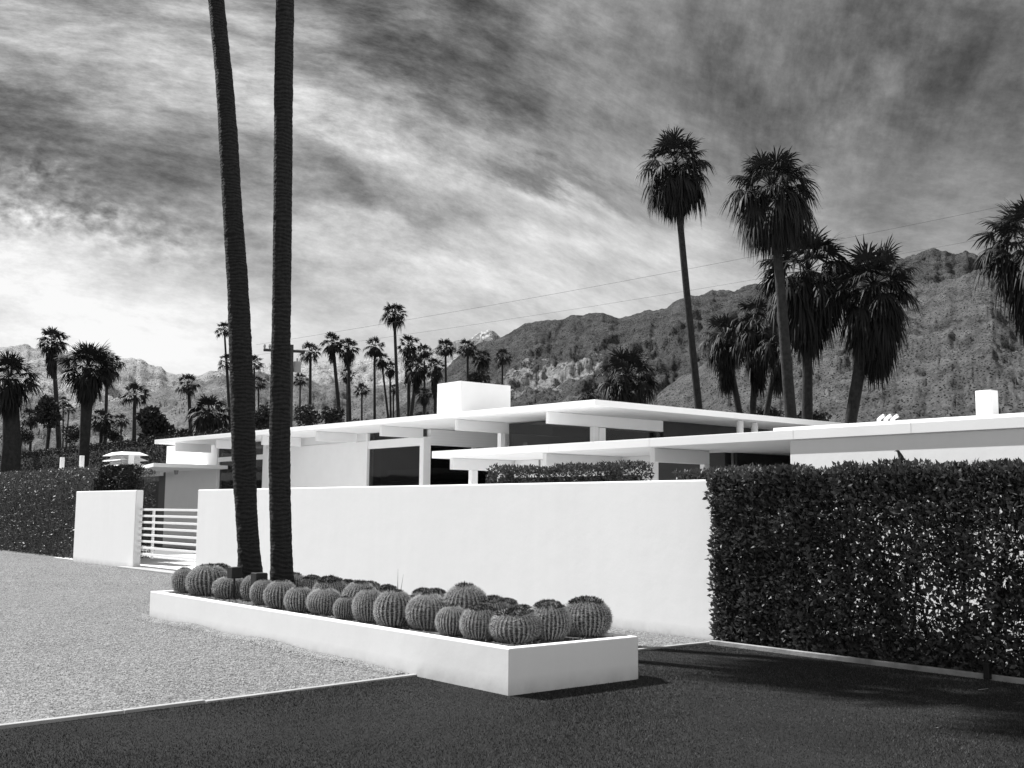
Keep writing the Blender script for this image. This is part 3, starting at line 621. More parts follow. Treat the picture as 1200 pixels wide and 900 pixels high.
# chimney
p1 = ony(512.5, 449.7, 17.5); p2 = ony(540.3, 446.2, 17.5); X_ = p2[0]; p3y = X_ / (ray(598.5, 451)[0] / ray(598.5, 451)[1])
hb('chimney', p1[0], p2[0], 17.5, p3y, zroof(-24) + .12, p2[2], 'white_paint', .01)

# entry canopy with its low roof, louvred cooler and pipes on it
C_ = empty('entry_pavilion', (-45, 16.5, 0), 'low flat roofed entry canopy with dark doorway, behind the slatted gate', 'canopy')
b = MB(); b.prism([(-37.78, 15.01), (-37.78, 17.78), (-49, 17.78)][::1], 2.95, 3.1); 
b = MB(); b.prism([(-37.78, 15.01), (-37.78, 17.785), (-62, 17.785), (-62, 16.9), (-45.5, 16.9)][::1], 2.97, 3.1); b.build('roof', 'roof_white', C_, .006)
MB().box(-43.0, -38.2, 17.785, 17.797, 2.0, 2.05)
MB().box(-46.4, -42.6, 17.2, 17.35, 2.80, 2.967).build('beam', 'white_paint', C_, .004)
MB().box(-46.4, -43.52, 17.9, 18.05, -.1, 2.96).build('door', 'dark_wall', C_)
MB().box(-44.2, -43.52, 17.82, 17.895, -.1, 2.96).build('door_leaf', 'interior', C_)
MB().box(-62, -46.42, 17.4, 17.78, -.1, 2.96).build('wall', 'white_paint', C_)
p = ony(203.5, 553.5, 17.0); MB().tube([(p[0], 17.1, p[2] + .08), (p[0], 17.1, p[2] - .08)], [.09, .06], 12).build('security_camera', 'steel_grey', C_)
yc = 16.3; pcn = ony(140, 541, yc); cxr = pcn[0]; ztop = ony(140, 528.5, yc)[2]
L_ = empty('louvred_vent', (cxr - 1, yc + .6, 3.1), 'white louvred rooftop cooler with stacked slanting blades on the low roof', 'rooftop cooler')
zz = 3.104; X0, X1, Y0_, Y1_ = cxr - 2.0, cxr, yc, yc + 1.2
MB().box(X0 + .35, X1 - .35, Y0_ + .22, Y1_ - .22, zz, ztop - .05).build('casing', 'white_paint', L_)
nb = 3; hgt = (ztop - zz) / (nb + .25)
for i in range(nb):
    z1_ = ztop - i * hgt; z0_ = z1_ - hgt * .66; q = .26
    b = MB(); b.quadbox([(X0, Y0_, z0_), (X1, Y0_, z0_), (X1, Y1_, z0_), (X0, Y1_, z0_), (X0 + q * 1.4, Y0_ + q, z1_), (X1 - q * 1.4, Y0_ + q, z1_), (X1 - q * 1.4, Y1_ - q, z1_), (X0 + q * 1.4, Y1_ - q, z1_)]); b.build('blade', 'white_paint', L_, .004)
MB().box(X1 + .003, X1 + .04, Y0_ + .35, Y0_ + .58, zz, ztop - .12).build('corner_plate', 'white_paint', L_)
for px0, px1, pt, lab in ((70, 75, 536, 'left of two short white posts above the left hedge'), (93, 98, 534, 'right of two short white posts above the left hedge')):
    a0 = ony((px0 + px1) / 2, pt, 17.2); o = MB().box(a0[0] - .13, a0[0] + .13, 17.15, 17.3, 3.104, a0[2]).build('vent_post', 'white_paint', None, .01); tag(o, lab, 'vent post', 'short white vent posts on the low roof')

# ------------------------------------------------------------------ front wing (carport side)
Wg = empty('house_wing', (-9, 17, 0), 'lower flat roofed white wing with carport, in front of the main roof', 'house')
def wb(name, x0, x1, y0, y1, z0, z1, m='white_paint', bv=.006): return MB().box(x0, x1, y0, y1, z0, z1).build(name, m, Wg, bv)
YF = 15.0
wb('roof', -21.1, 6, YF, 23.0, 2.765, 2.925, 'roof_white'); wb('roof_kerb', -11.5, 6, YF + .15, 22.8, 2.928, 2.985, 'roof_white')
for x in (-20.6, -17.35, -14.3): wb('beam', x - .06, x + .06, YF + .2, 19.5 if x < -15 else 16.75, 2.50, 2.762)
wb('post', -14.36, -14.24, 16.6, 16.75, 0, 2.497); wb('post', -17.41, -17.29, 16.6, 16.75, 0, 2.497); wb('post', -20.67, -20.53, 15.75, 15.92, 0, 2.497)
wb('wall', -11.1, 6, YF + .06, YF + .26, -.1, 2.762, 'stucco'); wb('wall', -11.1, -10.9, YF + .263, 22, -.1, 2.762)
wb('wall', -20.5, -17.45, 17.0, 17.2, -.1, 2.762, 'joinery'); wb('wall', -17.28, -16.2, 17.4, 17.6, -.1, 2.762, 'joinery'); wb('dark_recess', -16.197, -14.4, 17.4, 17.6, -.1, 2.762, 'dark_wall')  # near-black panel stands in for the dark recess below the beam
wb('carport_back', -14.2, -11.12, 21.5, 21.6, -.1, 2.762, 'dark_wall'); wb('carport_side', -14.35, -14.25, 17.6, 21.49, -.1, 2.762, 'dark_wall')  # walls painted near black to make the carport a dark void
for x in (-19.6, -18.5): wb('joint', x, x + .05, 16.985, 16.997, 0, 2.75, 'grey_panel', 0)
a0 = ony(1142.5, 458, 15.8); a1 = ony(1161, 457.5, 15.8); xx = a1[0]; yy = xx / (ray(1169.5, 458)[0] / ray(1169.5, 458)[1])
wb('chimney', a0[0], a1[0], 15.8, yy, 2.988, a0[2], 'white_paint', .008)
for px in (1030, 1038, 1046):
    a0 = ony(px, 490, 17.5); MB().tube([(a0[0], 17.5, 2.988), (a0[0], 17.5, a0[2] - .02), (a0[0] + .1, 17.5, a0[2] + .04)], .035, 10).build('vent_pipe', 'white_paint', Wg, smooth=True)
for x in (-19.5, -17.0, -14.2, -11.0, -8.9, -5.4): wb('joint', x, x + .008, YF - .002, YF + .01, 2.775, 2.92, 'joinery', 0)

# ------------------------------------------------------------------ background palms
GB = 'palm trees behind the house'; GL = 'palm trees beyond the left hedge'; GC = 'palm trees in the distant row'
palm('broad shaggy palm cut off by the left edge of the photo', 12, 440, 40, 60, 14, 520, 21, 45, 46, 12, .7, -30, GL, dead=30)
palm('tall slim palm with round crown above the broad second palm, far left', 62, 398, 21, 95, 69, 520, 6, 42, 40, 11, .8, -40, GL, dead=24)
palm('broad palm with bulb of dead fronds and thick dark trunk, above the left hedge', 104, 428, 39, 60, 99, 520, 11.5, 40, 48, 12, .5, -25, GL, dead=40, tw_top=15)
palm('slim palm just right of the broad thick trunked palm, drooping crown', 126, 425, 22, 90, 123, 522, 4.5, 26, 36, 11, 1.1, -45, GL, dead=20)
palm('medium palm with open crown standing clear, left of the low canopy roof', 158, 461, 20, 80, 157, 520, 5, 0, 30, 11, .8, -35, GL)
palm('left of two tiny far palms beside the slim tall trunk', 74, 470, 9, 150, 74, 515, 2, 0, 26, 9, .8, -35, GL)
palm('right of two tiny far palms beside the slim tall trunk', 81, 479, 9, 150, 78, 515, 2, 0, 26, 9, .8, -35, GL)
palm('low bushy palm right of the broad thick trunked palm', 120, 490, 18, 85, 118, 522, 4.5, 10, 36, 11, 1, -45, GL, dead=14)
palm('small palm with thin trunk between two larger ones above the hedge', 142, 492, 12, 120, 142, 522, 2.5, 0, 28, 9, .9, -35, GL)
palm('small dark palm in the shrubs beside the leftmost palm', 36, 487, 14, 100, 36, 515, 3, 8, 30, 10, 1, -45, GL, dead=10)
palm('palm with tidy crown left of the bushy low palm', 221, 449, 17, 85, 224, 515, 5, 0, 32, 11, .9, -40, GL)
palm('wide bushy low palm left of the left planter trunk', 247, 482, 29, 70, 247, 520, 8, 15, 54, 12, 1.1, -50, GL, dead=16)
palm('upper slim palm left of the left planter trunk, half hidden by it', 263, 385, 13, 110, 270, 510, 3, 0, 30, 10, .8, -35, GC)
palm('palm crown just below the upper slim one beside the left planter trunk', 266, 423, 13, 110, 271, 510, 3, 0, 30, 10, .8, -35, GC)
palm('palm seen just right of the left planter trunk, upper one', 298, 424, 13, 110, 298, 510, 3, 0, 30, 10, .8, -35, GC)
palm('palm seen between the two planter trunks, lower thin one', 303, 448, 11, 120, 303, 510, 2.5, 0, 28, 10, .8, -35, GC)
palm('small palm just right of the right planter trunk, below the crossarm', 352, 444, 11, 120, 351, 500, 2.5, 0, 28, 10, .8, -35, GC)
palm('palm right of the pole crossarm with a straight slim trunk', 364, 411, 16, 95, 363, 500, 4, 0, 32, 11, 1, -40, GC)
palm('left palm of the close pair right of the crossarm', 390, 400, 16, 90, 399, 500, 5, 26, 34, 11, .9, -40, GC, dead=16)
palm('right palm of the close pair right of the crossarm', 408, 406, 16, 90, 410, 500, 4.5, 24, 34, 11, 1, -45, GC, dead=16)
palm('shorter palm crown hanging below the close pair', 407, 438, 11, 105, 407, 500, 3, 10, 28, 10, 1, -45, GC, dead=10)
palm('lone short palm in the gap right of the close pair', 424, 456, 11, 100, 424, 500, 2.5, 0, 30, 10, .9, -30, GC)
palm('palm with upright trunk left of the tallest distant palm', 439, 405, 15, 90, 439, 500, 3.5, 10, 32, 11, 1, -45, GC, dead=12)
palm('palm whose thin trunk leans left, under the tallest distant palm', 447, 420, 12, 92, 456, 498, 3, 10, 30, 10, 1, -45, GC, dead=10)
palm('tallest palm of the distant row, round crown high above the rest', 462, 366, 18, 85, 467, 498, 4.5, 10, 38, 12, 1, -45, GC, dead=10)
palm('small palm directly under the tallest distant palm crown', 457, 430, 11, 95, 458, 500, 3, 14, 28, 10, 1, -45, GC, dead=10)
palm('palm right of the tallest one, crown touching its trunk', 479, 403, 16, 88, 479, 500, 4.5, 50, 34, 11, 1, -45, GC, dead=26)
palm('shaggy palm with long dead fronds in the middle of the row', 489, 428, 18, 86, 480, 500, 5, 35, 34, 11, 1.2, -50, GC, dead=24)
palm('palm crown between the shaggy one and the one over the chimney', 497, 410, 12, 90, 498, 500, 3, 10, 28, 10, 1, -45, GC, dead=10)
palm('short palm left of the white roof box, low drooping crown', 497, 461, 12, 80, 497, 500, 4, 14, 32, 10, 1.2, -50, GC, dead=14)
palm('small low palm left of the short drooping one', 461, 455, 8, 100, 461, 500, 2.5, 0, 24, 10, 1, -45, GC)
palm('dark palm directly behind the left edge of the white roof box', 510, 428, 14, 85, 510, 500, 4, 40, 34, 11, 1.1, -50, GC, dead=26)
palm('palm with clean round crown above the left of the white roof box', 522, 406, 14, 92, 523, 500, 3.5, 8, 34, 11, .9, -45, GC, dead=10)
palm('palm above the middle of the white roof box', 548, 406, 14, 92, 548, 500, 3.5, 6, 34, 11, 1, -45, GC, dead=8)
palm('palm right of the middle one above the white roof box, shaggy', 565, 418, 14, 92, 562, 500, 4, 26, 34, 11, 1, -50, GC, dead=20)
palm('last palm of the distant row, above the right end of the roof box', 589, 417, 13, 95, 588, 500, 3, 0, 32, 11, 1, -45, GC)
palm('wide bushy palm with a hidden trunk behind the main roof corner', 735, 437, 42, 55, 735, 480, 10, 40, 60, 15, .9, -45, GB, dead=34)
palm('small dark palm left of the wide bushy palm', 690, 462, 15, 70, 690, 480, 5, 0, 32, 10, 1, -40, GB)
palm('tallest right hand palm with a long thin curved trunk', 791, 189, 51, 55, 819, 480, 9, 48, 66, 16, 1.1, -58, GB, tw_top=7, dead=80, wid=1.0, taper=.9, sh=-6)
palm('tall palm with pale thick trunk and dense round crown, right of the thin one', 905, 215, 62, 45, 927, 492, 14, 56, 84, 17, 1.2, -58, GB, tw_top=9, dead=110, taper=.9)
palm('shaggy palm right behind the pale trunked palm, fronds spreading right', 946, 314, 68, 50, 946, 492, 13, 82, 58, 15, 1.0, -40, GB, dead=90, taper=.85)
palm('stout dark palm with upswept crown and full skirt, rightmost whole one', 1024, 330, 62, 48, 996, 498, 14, 100, 54, 16, .7, -30, GB, dead=120, taper=.9, tw_top=15)
palm('short shaggy palm left of the pale trunk, nearest the thin trunk', 850, 392, 35, 62, 866, 482, 8, 68, 40, 13, 1.2, -50, GB, dead=56, taper=.6)
palm('shaggy palm just left of the pale thick trunk, wide drooping crown', 888, 375, 42, 60, 882, 484, 8, 84, 44, 13, 1.2, -50, GB, dead=60, taper=.6)
palm('narrow shaggy palm hidden behind the pale thick trunk', 912, 400, 30, 58, 898, 486, 7, 60, 34, 12, 1.2, -50, GB, dead=50)
palm('palm cut off by the right edge of the photo', 1206, 278, 74, 43, 1216, 500, 17, 104, 56, 16, .9, -35, GB, dead=60, taper=.7)

# ------------------------------------------------------------------ background shrubs and trees
def shrub(label, cx, cy, wpx, hpx, D, n=2600, name='shrub', cat='shrub', group='shrubs and trees beyond the house', leaf=.16, gy=None):
    s = D / F0; c = ondepth(cx, cy, D); w = wpx * s / 2; h = hpx * s / 2; e = empty(name, (c[0], c[1], 0), label, cat, group)
    rg = np.random.default_rng(int(cx * 3 + cy)); K = 16; cl = rg.normal(size=(K, 3)); cl /= np.linalg.norm(cl, axis=1)[:, None]; cl *= rg.uniform(.3, .8, (K, 1)); cl *= (w, w, h)
    r = rg.uniform(.22, .42, K) * min(w, h) * 1.2; k = rg.integers(0, K, n); d = rg.normal(size=(n, 3)); d /= np.linalg.norm(d, axis=1)[:, None]
    P = cl[k] + d * (r[k] * rg.uniform(.6, 1.12, n) ** .5)[:, None]; V, Fq, tt = leaves(P + np.array([0, 0, c[2]]), leaf, d, .5, .55, .4, .1)
    link('foliage', npmesh('foliage', V, Fq, tt), 'shrub_leaf', e, False)
    b = MB()
    for i in range(4):
        q = cl[i * 3]; b.tube([(q[0] * .1, q[1] * .1, 0), (q[0] * .4, q[1] * .4, max(.3, c[2] * .6)), (q[0], q[1], c[2] + q[2])], [.12, .08, .02], 6)
    link('trunk', b.mesh('trunk'), 'far_bark', e, False)
shrub('round dark leafy tree at the left, between the far palms and the low canopy', 182, 502, 42, 40, 75, 3000, 'tree', 'tree', leaf=.3)
shrub('loose dark tree behind the left hedge, right of the leftmost palm', 55, 483, 30, 40, 85, 2200, 'tree', 'tree', leaf=.26)
shrub('low shrubs at the foot of the leftmost palm', 20, 512, 40, 24, 80, 1800); shrub('low shrub between the slim trunk and the broad trunk', 84, 508, 26, 22, 80, 1500)
shrub('small shrub under the little thin palm', 134, 510, 22, 18, 85, 1200); shrub('dark bush seen between the two planter trunks', 308, 492, 40, 30, 70, 2200)
shrub('spreading bush just right of the right planter trunk', 357, 488, 42, 26, 75, 2400); shrub('bush beneath the close pair of palms', 388, 488, 34, 22, 78, 1800)
shrub('dark round bush behind the right part of the roof box', 560, 444, 24, 22, 85, 1400, leaf=.22); shrub('pale scrub at the foot of the pale trunked palm', 950, 492, 46, 20, 60, 1500)
shrub('scrub behind the main roof, left of the distant palms', 430, 498, 60, 14, 90, 1500); shrub('scrub behind the roof under the middle palms', 500, 492, 50, 18, 90, 1500)
shrub('dark bush left of the left planter trunk behind the roof', 215, 515, 34, 20, 72, 1500); shrub('dry scrub low behind the wing roof', 905, 488, 40, 22, 62, 1500)

# ------------------------------------------------------------------ utility pole and wires
D = 80; s = D / F0; pb = ondepth(342, 500, D); pt = ondepth(342, 404, D)
U = empty('utility_pole', (pb[0], pb[1], 0), 'wooden utility pole behind the right planter trunk, its crossarm showing on both sides', 'utility pole')
MB().tube([(pb[0], pb[1], 0), tuple(pt)], [.17, .13], 10).build('pole', 'pole_wood', U)
ca, cb = ondepth(309, 410, D), ondepth(357, 412, D); MB().tube([tuple(ca), tuple(cb)], .11, 6).build('crossarm', 'pole_wood', U)
for px in (310, 316, 355):
    a = ondepth(px, 409.5, D); MB().tube([tuple(a), (a[0], a[1], a[2] + .25), (a[0], a[1], a[2] + .38)], [.04, .1, .05], 8).build('insulator', 'steel_grey', U)
a = ondepth(348, 436, D); MB().tube([(a[0], a[1], a[2]), (a[0], a[1], a[2] + .75)], .27, 14).build('transformer', 'steel_grey', U)
MB().tube([(a[0], a[1], a[2] + .75), (a[0], a[1], a[2] + 1.0)], .07, 8).build('bushing', 'steel_grey', U)
def wire(label, pa, pb_, Da, Db, r=.022, sag=1.0):
    A, B = ondepth(*pa, Da), ondepth(*pb_, Db); pts = []
    for i in range(31):
        t = i / 30; q = A + (B - A) * t; q[2] -= 4 * sag * t * (1 - t) * 1.0; pts.append(tuple(q))
    tag(MB().tube(pts, r, 5).build('power_line', 'pole_wood'), label, 'power line', 'overhead power lines')
wire('upper thin power line sloping across the sky to the right', (300, 404), (1500, 172), 80, 60, .008, .5)
wire('lower thin power line crossing behind the tall palms', (300, 416), (1500, 213), 84, 64, .007, .6)

# ------------------------------------------------------------------ mountains
def mountain(name, ridge, r_f, r_r, m, amp, seed, nx=520, nr=130, back=.35, gp=1.15, x0=-260, x1=1500, sc_=260.0):
    rx = [p[0] for p in ridge]; ry = [p[1] for p in ridge]; xs = np.linspace(x0, x1, nx); V = np.zeros((nr, nx, 3)); ts = np.linspace(0, 1 + back, nr)
    for i, px in enumerate(xs):
        d = ray(px, float(np.interp(px, rx, ry))); dh = np.hypot(d[0], d[1]); sl = d[2] / dh; u = (d[0] / dh, d[1] / dh)
        jag = mnoise.fractal(Vector((px * .03, seed, 0)), .9, 2.1, 6) * r_r * .0045
        zr_ = EYE + sl * r_r + jag; s2 = (zr_ - EYE) / r_r
        for j, t in enumerate(ts):
            r = r_f + (r_r - r_f) * t; x, y = u[0] * r, u[1] * r
            p = Vector((x / sc_, y / sc_, seed))
            w = mnoise.fractal(p * .7, 1.0, 2.0, 3) * .5
            rid = 1 - abs(mnoise.fractal(p + Vector((w, w, 0)), .8, 2.1, 7)) * 2.0
            fine = mnoise.fractal(p * 6, .5, 2.1, 6)
            if t <= 1: g = t ** gp; env = math.sin(math.pi * min(1, t * .9)) ** .8
            else: g = 1 - (t - 1) * 1.6; env = .31 * max(0, 1 - (t - 1) * 3)
            z = zr_ * g + env * amp * (rid - .8) + env * fine * amp * .34
            if .5 < t <= 1:
                lim = EYE + s2 * r * (1 - .0015 * (1 - t) * 20); z = min(z, lim)
            V[j, i] = (x, y, z - (1 - min(1, t * 4)) * 25)
    k = np.arange(nx - 1); j = np.arange(nr - 1)[:, None]; Fq = np.stack([j * nx + k, j * nx + k + 1, (j + 1) * nx + k + 1, (j + 1) * nx + k], -1).reshape(-1, 4)
    me = npmesh(name, V.reshape(-1, 3), Fq); me.polygons.foreach_set('use_smooth', [True] * len(Fq)); tag(link(name, me, m), kind='structure'); return V.reshape(-1, 3), Fq
mountain('far_mountains', [(-300, 398), (-60, 400), (0, 405), (40, 404), (60, 408), (90, 412), (120, 411), (150, 415), (180, 421), (205, 430), (240, 434), (280, 431), (330, 425), (370, 422), (400, 424), (450, 416), (500, 412), (600, 420), (900, 430), (1500, 440)], 2600, 4600, 'rock_far_haze', 60, 11, x1=900, sc_=700.0)
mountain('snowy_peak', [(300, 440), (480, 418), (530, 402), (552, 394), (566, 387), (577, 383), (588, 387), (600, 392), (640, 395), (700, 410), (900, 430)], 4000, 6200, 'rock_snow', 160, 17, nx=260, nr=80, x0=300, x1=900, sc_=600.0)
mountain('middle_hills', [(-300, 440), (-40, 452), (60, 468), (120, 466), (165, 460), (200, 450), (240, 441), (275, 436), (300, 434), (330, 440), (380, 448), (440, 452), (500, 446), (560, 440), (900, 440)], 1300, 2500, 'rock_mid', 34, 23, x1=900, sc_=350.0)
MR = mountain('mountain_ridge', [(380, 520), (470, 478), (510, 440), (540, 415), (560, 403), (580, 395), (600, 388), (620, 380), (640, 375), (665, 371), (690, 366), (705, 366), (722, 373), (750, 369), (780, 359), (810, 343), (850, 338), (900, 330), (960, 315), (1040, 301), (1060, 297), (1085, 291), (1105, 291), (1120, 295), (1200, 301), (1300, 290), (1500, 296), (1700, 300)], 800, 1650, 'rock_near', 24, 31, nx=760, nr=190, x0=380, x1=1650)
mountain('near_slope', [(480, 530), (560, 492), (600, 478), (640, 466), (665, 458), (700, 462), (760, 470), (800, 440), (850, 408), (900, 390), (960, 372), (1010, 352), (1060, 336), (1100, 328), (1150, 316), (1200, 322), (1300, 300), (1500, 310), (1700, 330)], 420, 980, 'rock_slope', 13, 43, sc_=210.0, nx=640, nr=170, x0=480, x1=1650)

# a bare pale cliff on the flank of the ridge
from mathutils.bvhtree import BVHTree
bv = BVHTree.FromPolygons([Vector(v) for v in MR[0].tolist()], MR[1].tolist())
hit = bv.ray_cast(Vector(CAM), Vector(_n(ray(650, 440))))[0]
if hit:
    m = MATS['rock_near']; t = NT(m.node_tree); b_ = t.n['Principled BSDF']; old = b_.inputs['Base Color'].links[0].from_socket
    p = pos(t); sb = t.add('ShaderNodeVectorMath', _operation='SUBTRACT'); t.link(p, sb.inputs[0]); sb.inputs[1].default_value = tuple(hit)
    mp = t.add('ShaderNodeVectorMath', _operation='MULTIPLY'); t.link(sb.outputs[0], mp.inputs[0]); mp.inputs[1].default_value = (.55, .55, 1.0)
    ln = t.add('ShaderNodeVectorMath', _operation='LENGTH'); t.link(mp.outputs[0], ln.inputs[0])
    n1 = t.noise(p, 1 / 22, 6, .75); q = t.math('ADD', t.math('DIVIDE', ln.outputs['Value'], 62.0), t.math('MULTIPLY', t.math('SUBTRACT', n1, .5), 3.4))
    mk = t.ramp(q, [(.40, 1.0), (.52, 0.0)]); n2 = t.noise(t.mapping(p, (1, 1, .4)), 1 / 6, 6, .75); pale = t.ramp(n2, [(.35, .12), (.6, .5)])
    t.link(t.mixf(mk, old, pale), b_.inputs['Base Color'])

# ------------------------------------------------------------------ small litter on the lawn
for px, py, sz, lab in ((1100, 854, .05, 'curled dark dry leaf lying on the lawn at lower right'), (1152, 809, .05, 'pale dry leaf lying on the lawn near the hedge kerb')):
    p = onz(px, py, .02); C0 = p[None]; V = np.array([(p[0] - sz, p[1], .02), (p[0], p[1] - sz * .45, .03), (p[0] + sz, p[1], .045), (p[0], p[1] + sz * .45, .028)])
    me = npmesh('dry_leaf', V, [(0, 1, 2, 3)]); o = link('dry_leaf', me, 'dead_leaf' if px > 1120 else 'black_metal'); md = o.modifiers.new('thick', 'SOLIDIFY'); md.thickness = .004; tag(o, lab, 'leaf', 'dry leaves on the lawn')
p = onz(1152, 797, 0); e = MB().box(p[0] - .03, p[0] + .03, 10.55, 10.61, 0, .16).build('garden_outlet', 'black_metal', None, .008); tag(e, 'small dark stub of a garden outlet beside the hedge kerb', 'outlet')

# ------------------------------------------------------------------ light and sky
AZ = math.atan2(.268, 1.0); EL = R_(46.5)
sd = Vector((math.cos(AZ) * math.cos(EL), math.sin(AZ) * math.cos(EL), -math.sin(EL)))   # light travels this way
L = bpy.data.lights.new('sun', 'SUN'); L.energy = 5.0; L.angle = R_(.53); L.color = (1, 1, 1)
lo = bpy.data.objects.new('sun', L); COL.objects.link(lo); lo.rotation_euler = sd.to_track_quat('-Z', 'Y').to_euler()
wd = bpy.data.worlds.new('World'); sc.world = wd; wd.use_nodes = True; t = NT(wd.node_tree)
bg = t.n['Background']; bg.inputs[1].default_value = .1
sky = t.add('ShaderNodeTexSky', _sky_type='NISHITA', _sun_disc=False, _sun_elevation=EL, _sun_rotation=math.atan2(-sd.x, -sd.y) % (2 * math.pi), _air_density=1.0, _dust_density=1.2, _altitude=150.0)
sep = t.add('ShaderNodeSeparateColor'); t.link(sky.outputs[0], sep.inputs[0])
base = t.math('ADD', t.math('MULTIPLY', sep.outputs[0], .85), t.math('MULTIPLY', sep.outputs[1], .15))
gen = t.add('ShaderNodeTexCoord').outputs['Generated']
xyz = t.add('ShaderNodeSeparateXYZ'); t.link(gen, xyz.inputs[0])
def dot(v, src=None):
    nd = t.add('ShaderNodeVectorMath', _operation='DOT_PRODUCT'); t.link(src or gen, nd.inputs[0]); nd.inputs[1].default_value = [float(c) for c in v]; return nd.outputs['Value']
# wind direction of the cirrus: streaks drawn out along one world direction across the dome
c0 = _n(ray(560, 200)); e1 = _n(ray(660, 223) - ray(560, 200)); e1 = _n(e1 - c0 * np.dot(e1, c0)); e2 = np.cross(c0, e1)
cv = t.add('ShaderNodeCombineXYZ'); t.link(dot(e1), cv.inputs[0]); t.link(dot(e2), cv.inputs[1]); t.link(dot(c0), cv.inputs[2])
warp = t.add('ShaderNodeTexNoise', Scale=1.7, Detail=1.2); t.link(cv.outputs[0], warp.inputs['Vector'])
wv = t.add('ShaderNodeVectorMath', _operation='MULTIPLY'); t.link(warp.outputs['Color'], wv.inputs[0]); wv.inputs[1].default_value = (.20, .22, .1)
va = t.add('ShaderNodeVectorMath', _operation='ADD'); t.link(cv.outputs[0], va.inputs[0]); t.link(wv.outputs[0], va.inputs[1])
st1 = t.noise(t.mapping(va.outputs[0], (3.6, 12.5, 3.6)), 1.0, 12, .69, .12)
st2 = t.noise(t.mapping(va.outputs[0], (13, 38, 13)), 1.0, 11, .74, .0)
st3 = t.noise(t.mapping(va.outputs[0], (6, 8, 6), (0, 0, R_(0))), 1.0, 13, .72, .0)
st4 = t.noise(t.mapping(va.outputs[0], (14, 5, 9), (0, 0, R_(-35))), 1.0, 10, .62, .05)
mott = t.noise(t.mapping(va.outputs[0], (80, 150, 80)), 1.0, 4, .55, .2)
wn = t.add('ShaderNodeTexNoise', Scale=1.0, Detail=7.0, Roughness=.62); t.link(t.mapping(va.outputs[0], (6, 15, 6)), wn.inputs['Vector'])
ws = t.add('ShaderNodeVectorMath', _operation='SUBTRACT'); t.link(wn.outputs['Color'], ws.inputs[0]); ws.inputs[1].default_value = (.5, .5, .5)
wm = t.add('ShaderNodeVectorMath', _operation='SCALE'); t.link(ws.outputs[0], wm.inputs[0]); wm.inputs['Scale'].default_value = .16
wg = t.add('ShaderNodeVectorMath', _operation='ADD'); t.link(gen, wg.inputs[0]); t.link(wm.outputs[0], wg.inputs[1]); WG = wg.outputs[0]
def blob(px, py, sx, sy, rot=0):
    c = _n(ray(px, py)); a = _n(ray(px + 10, py + 10 * math.tan(R_(rot))) - ray(px, py)); a = _n(a - c * np.dot(a, c)); b_ = np.cross(c, a)
    q1 = t.math('DIVIDE', dot(a, WG), sx / F0); q2 = t.math('DIVIDE', dot(b_, WG), sy / F0)
    q = t.math('ADD', t.math('MULTIPLY', q1, q1), t.math('MULTIPLY', q2, q2)); g = t.math('POWER', 2.71828, t.math('MULTIPLY', q, -.5))
    return t.math('MULTIPLY', g, t.math('GREATER_THAN', dot(c), 0.0))
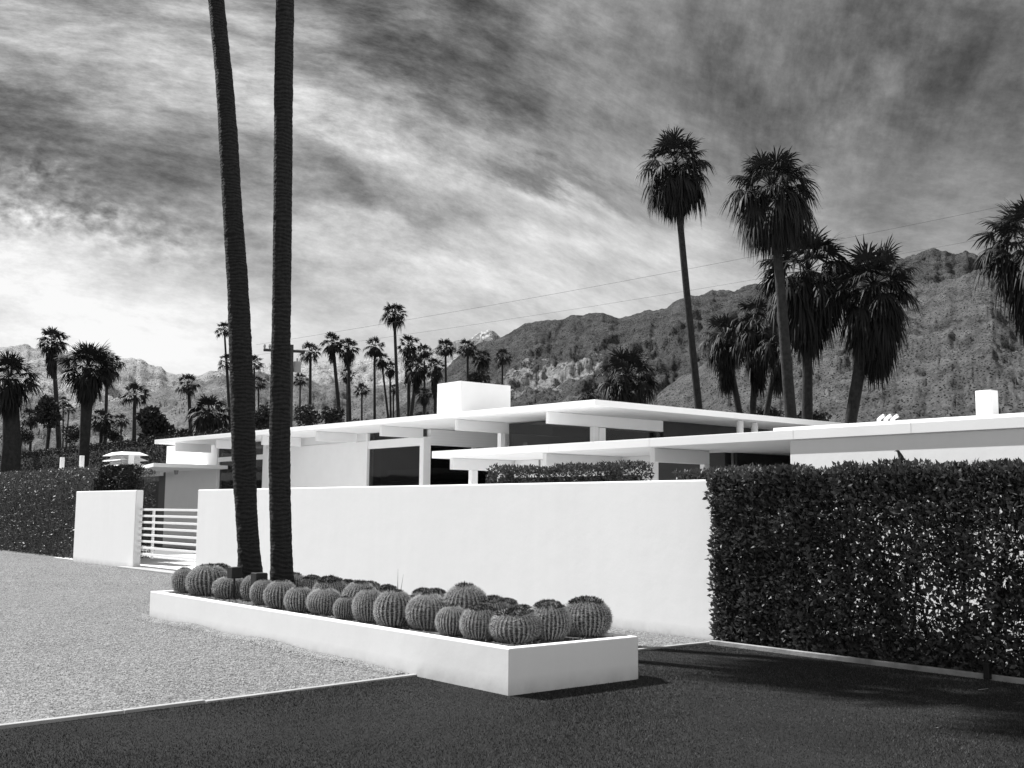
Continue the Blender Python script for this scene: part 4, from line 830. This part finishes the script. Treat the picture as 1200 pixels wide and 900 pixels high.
# thin and thick parts of the cloud sheet
Lv = t.ramp(xyz.outputs[2], [(.0, .84), (.15, .80), (.26, .71), (.42, .62), (.8, .50)])
wr = blob(1000, 60, 260, 160, 0)
tex = t.math('ADD', t.math('MULTIPLY', t.math('SUBTRACT', st1, .5), .85), t.math('MULTIPLY', t.math('SUBTRACT', st2, .5), 1.0))
texr = t.math('ADD', t.math('MULTIPLY', t.math('SUBTRACT', st3, .5), .55), t.math('MULTIPLY', t.math('SUBTRACT', st4, .5), .7))
tx = t.mixf(wr, tex, texr); tx = t.math('ADD', tx, t.math('MULTIPLY', t.math('SUBTRACT', st3, .5), .35))
calm = t.ramp(xyz.outputs[2], [(.12, .25), (.33, 1.0)])
Lv = t.math('ADD', Lv, t.math('MULTIPLY', tx, calm))
ragged = t.math('ADD', .55, t.math('MULTIPLY', st1, .9))
for (px, py, sx, sy, rot, amp) in [(530, 65, 150, 48, 14, -.26), (900, 80, 150, 70, 0, -.15), (60, 150, 130, 30, 14, -.18), (650, 203, 95, 13, 12, -.24), (480, 240, 90, 11, 8, -.14), (180, 205, 80, 22, 12, -.10), (440, 60, 60, 20, 10, -.1),
        (700, 100, 100, 60, 20, .14), (430, 115, 150, 26, 20, .14), (60, 350, 210, 55, 17, .22), (1150, 170, 240, 140, 0, -.15), (1040, 90, 16, 110, 28, .09), (740, 290, 170, 60, 0, .08), (230, 90, 110, 60, 20, .06), (70, 225, 150, 30, 14, -.12), (430, 260, 120, 40, 10, .06), (470, 175, 170, 13, 15, .12), (400, 275, 150, 14, 12, .08), (620, 265, 120, 12, 14, .08), (330, 120, 90, 14, 25, .08), (300, 20, 90, 14, 18, .08), (560, 330, 160, 16, 10, .06), (1190, 20, 140, 90, 0, -.07)]:
    Lv = t.math('ADD', Lv, t.math('MULTIPLY', t.math('MULTIPLY', blob(px, py, sx, sy, rot), amp), ragged))
mt = t.math('MULTIPLY', blob(60, 240, 130, 32, 14), t.math('MULTIPLY', t.math('SUBTRACT', mott, .5), 1.1)); Lv = t.math('ADD', Lv, mt)
# brightness added to the unseen sky on the right, fills the shaded faces
Lv = t.math('ADD', Lv, t.math('MULTIPLY', t.math('MAXIMUM', t.math('SUBTRACT', dot((1, 0, 0)), .05), 0.0), .55))
Lv = t.math('MINIMUM', t.math('MAXIMUM', Lv, .16), 1.0)
cloud = t.math('MULTIPLY', t.math('POWER', Lv, 2.25), 5.0)
# the clear Nishita sky shows through where the sheet is thin
val = t.math('ADD', t.math('MULTIPLY', cloud, .93), t.math('MULTIPLY', base, .03))
t.link(val, bg.inputs[0])
sc.view_settings.view_transform = 'Standard'; sc.view_settings.look = 'None'; sc.view_settings.gamma = 1; sc.view_settings.exposure = 1.0
sc.cycles.max_bounces = 8; sc.cycles.transparent_max_bounces = 12
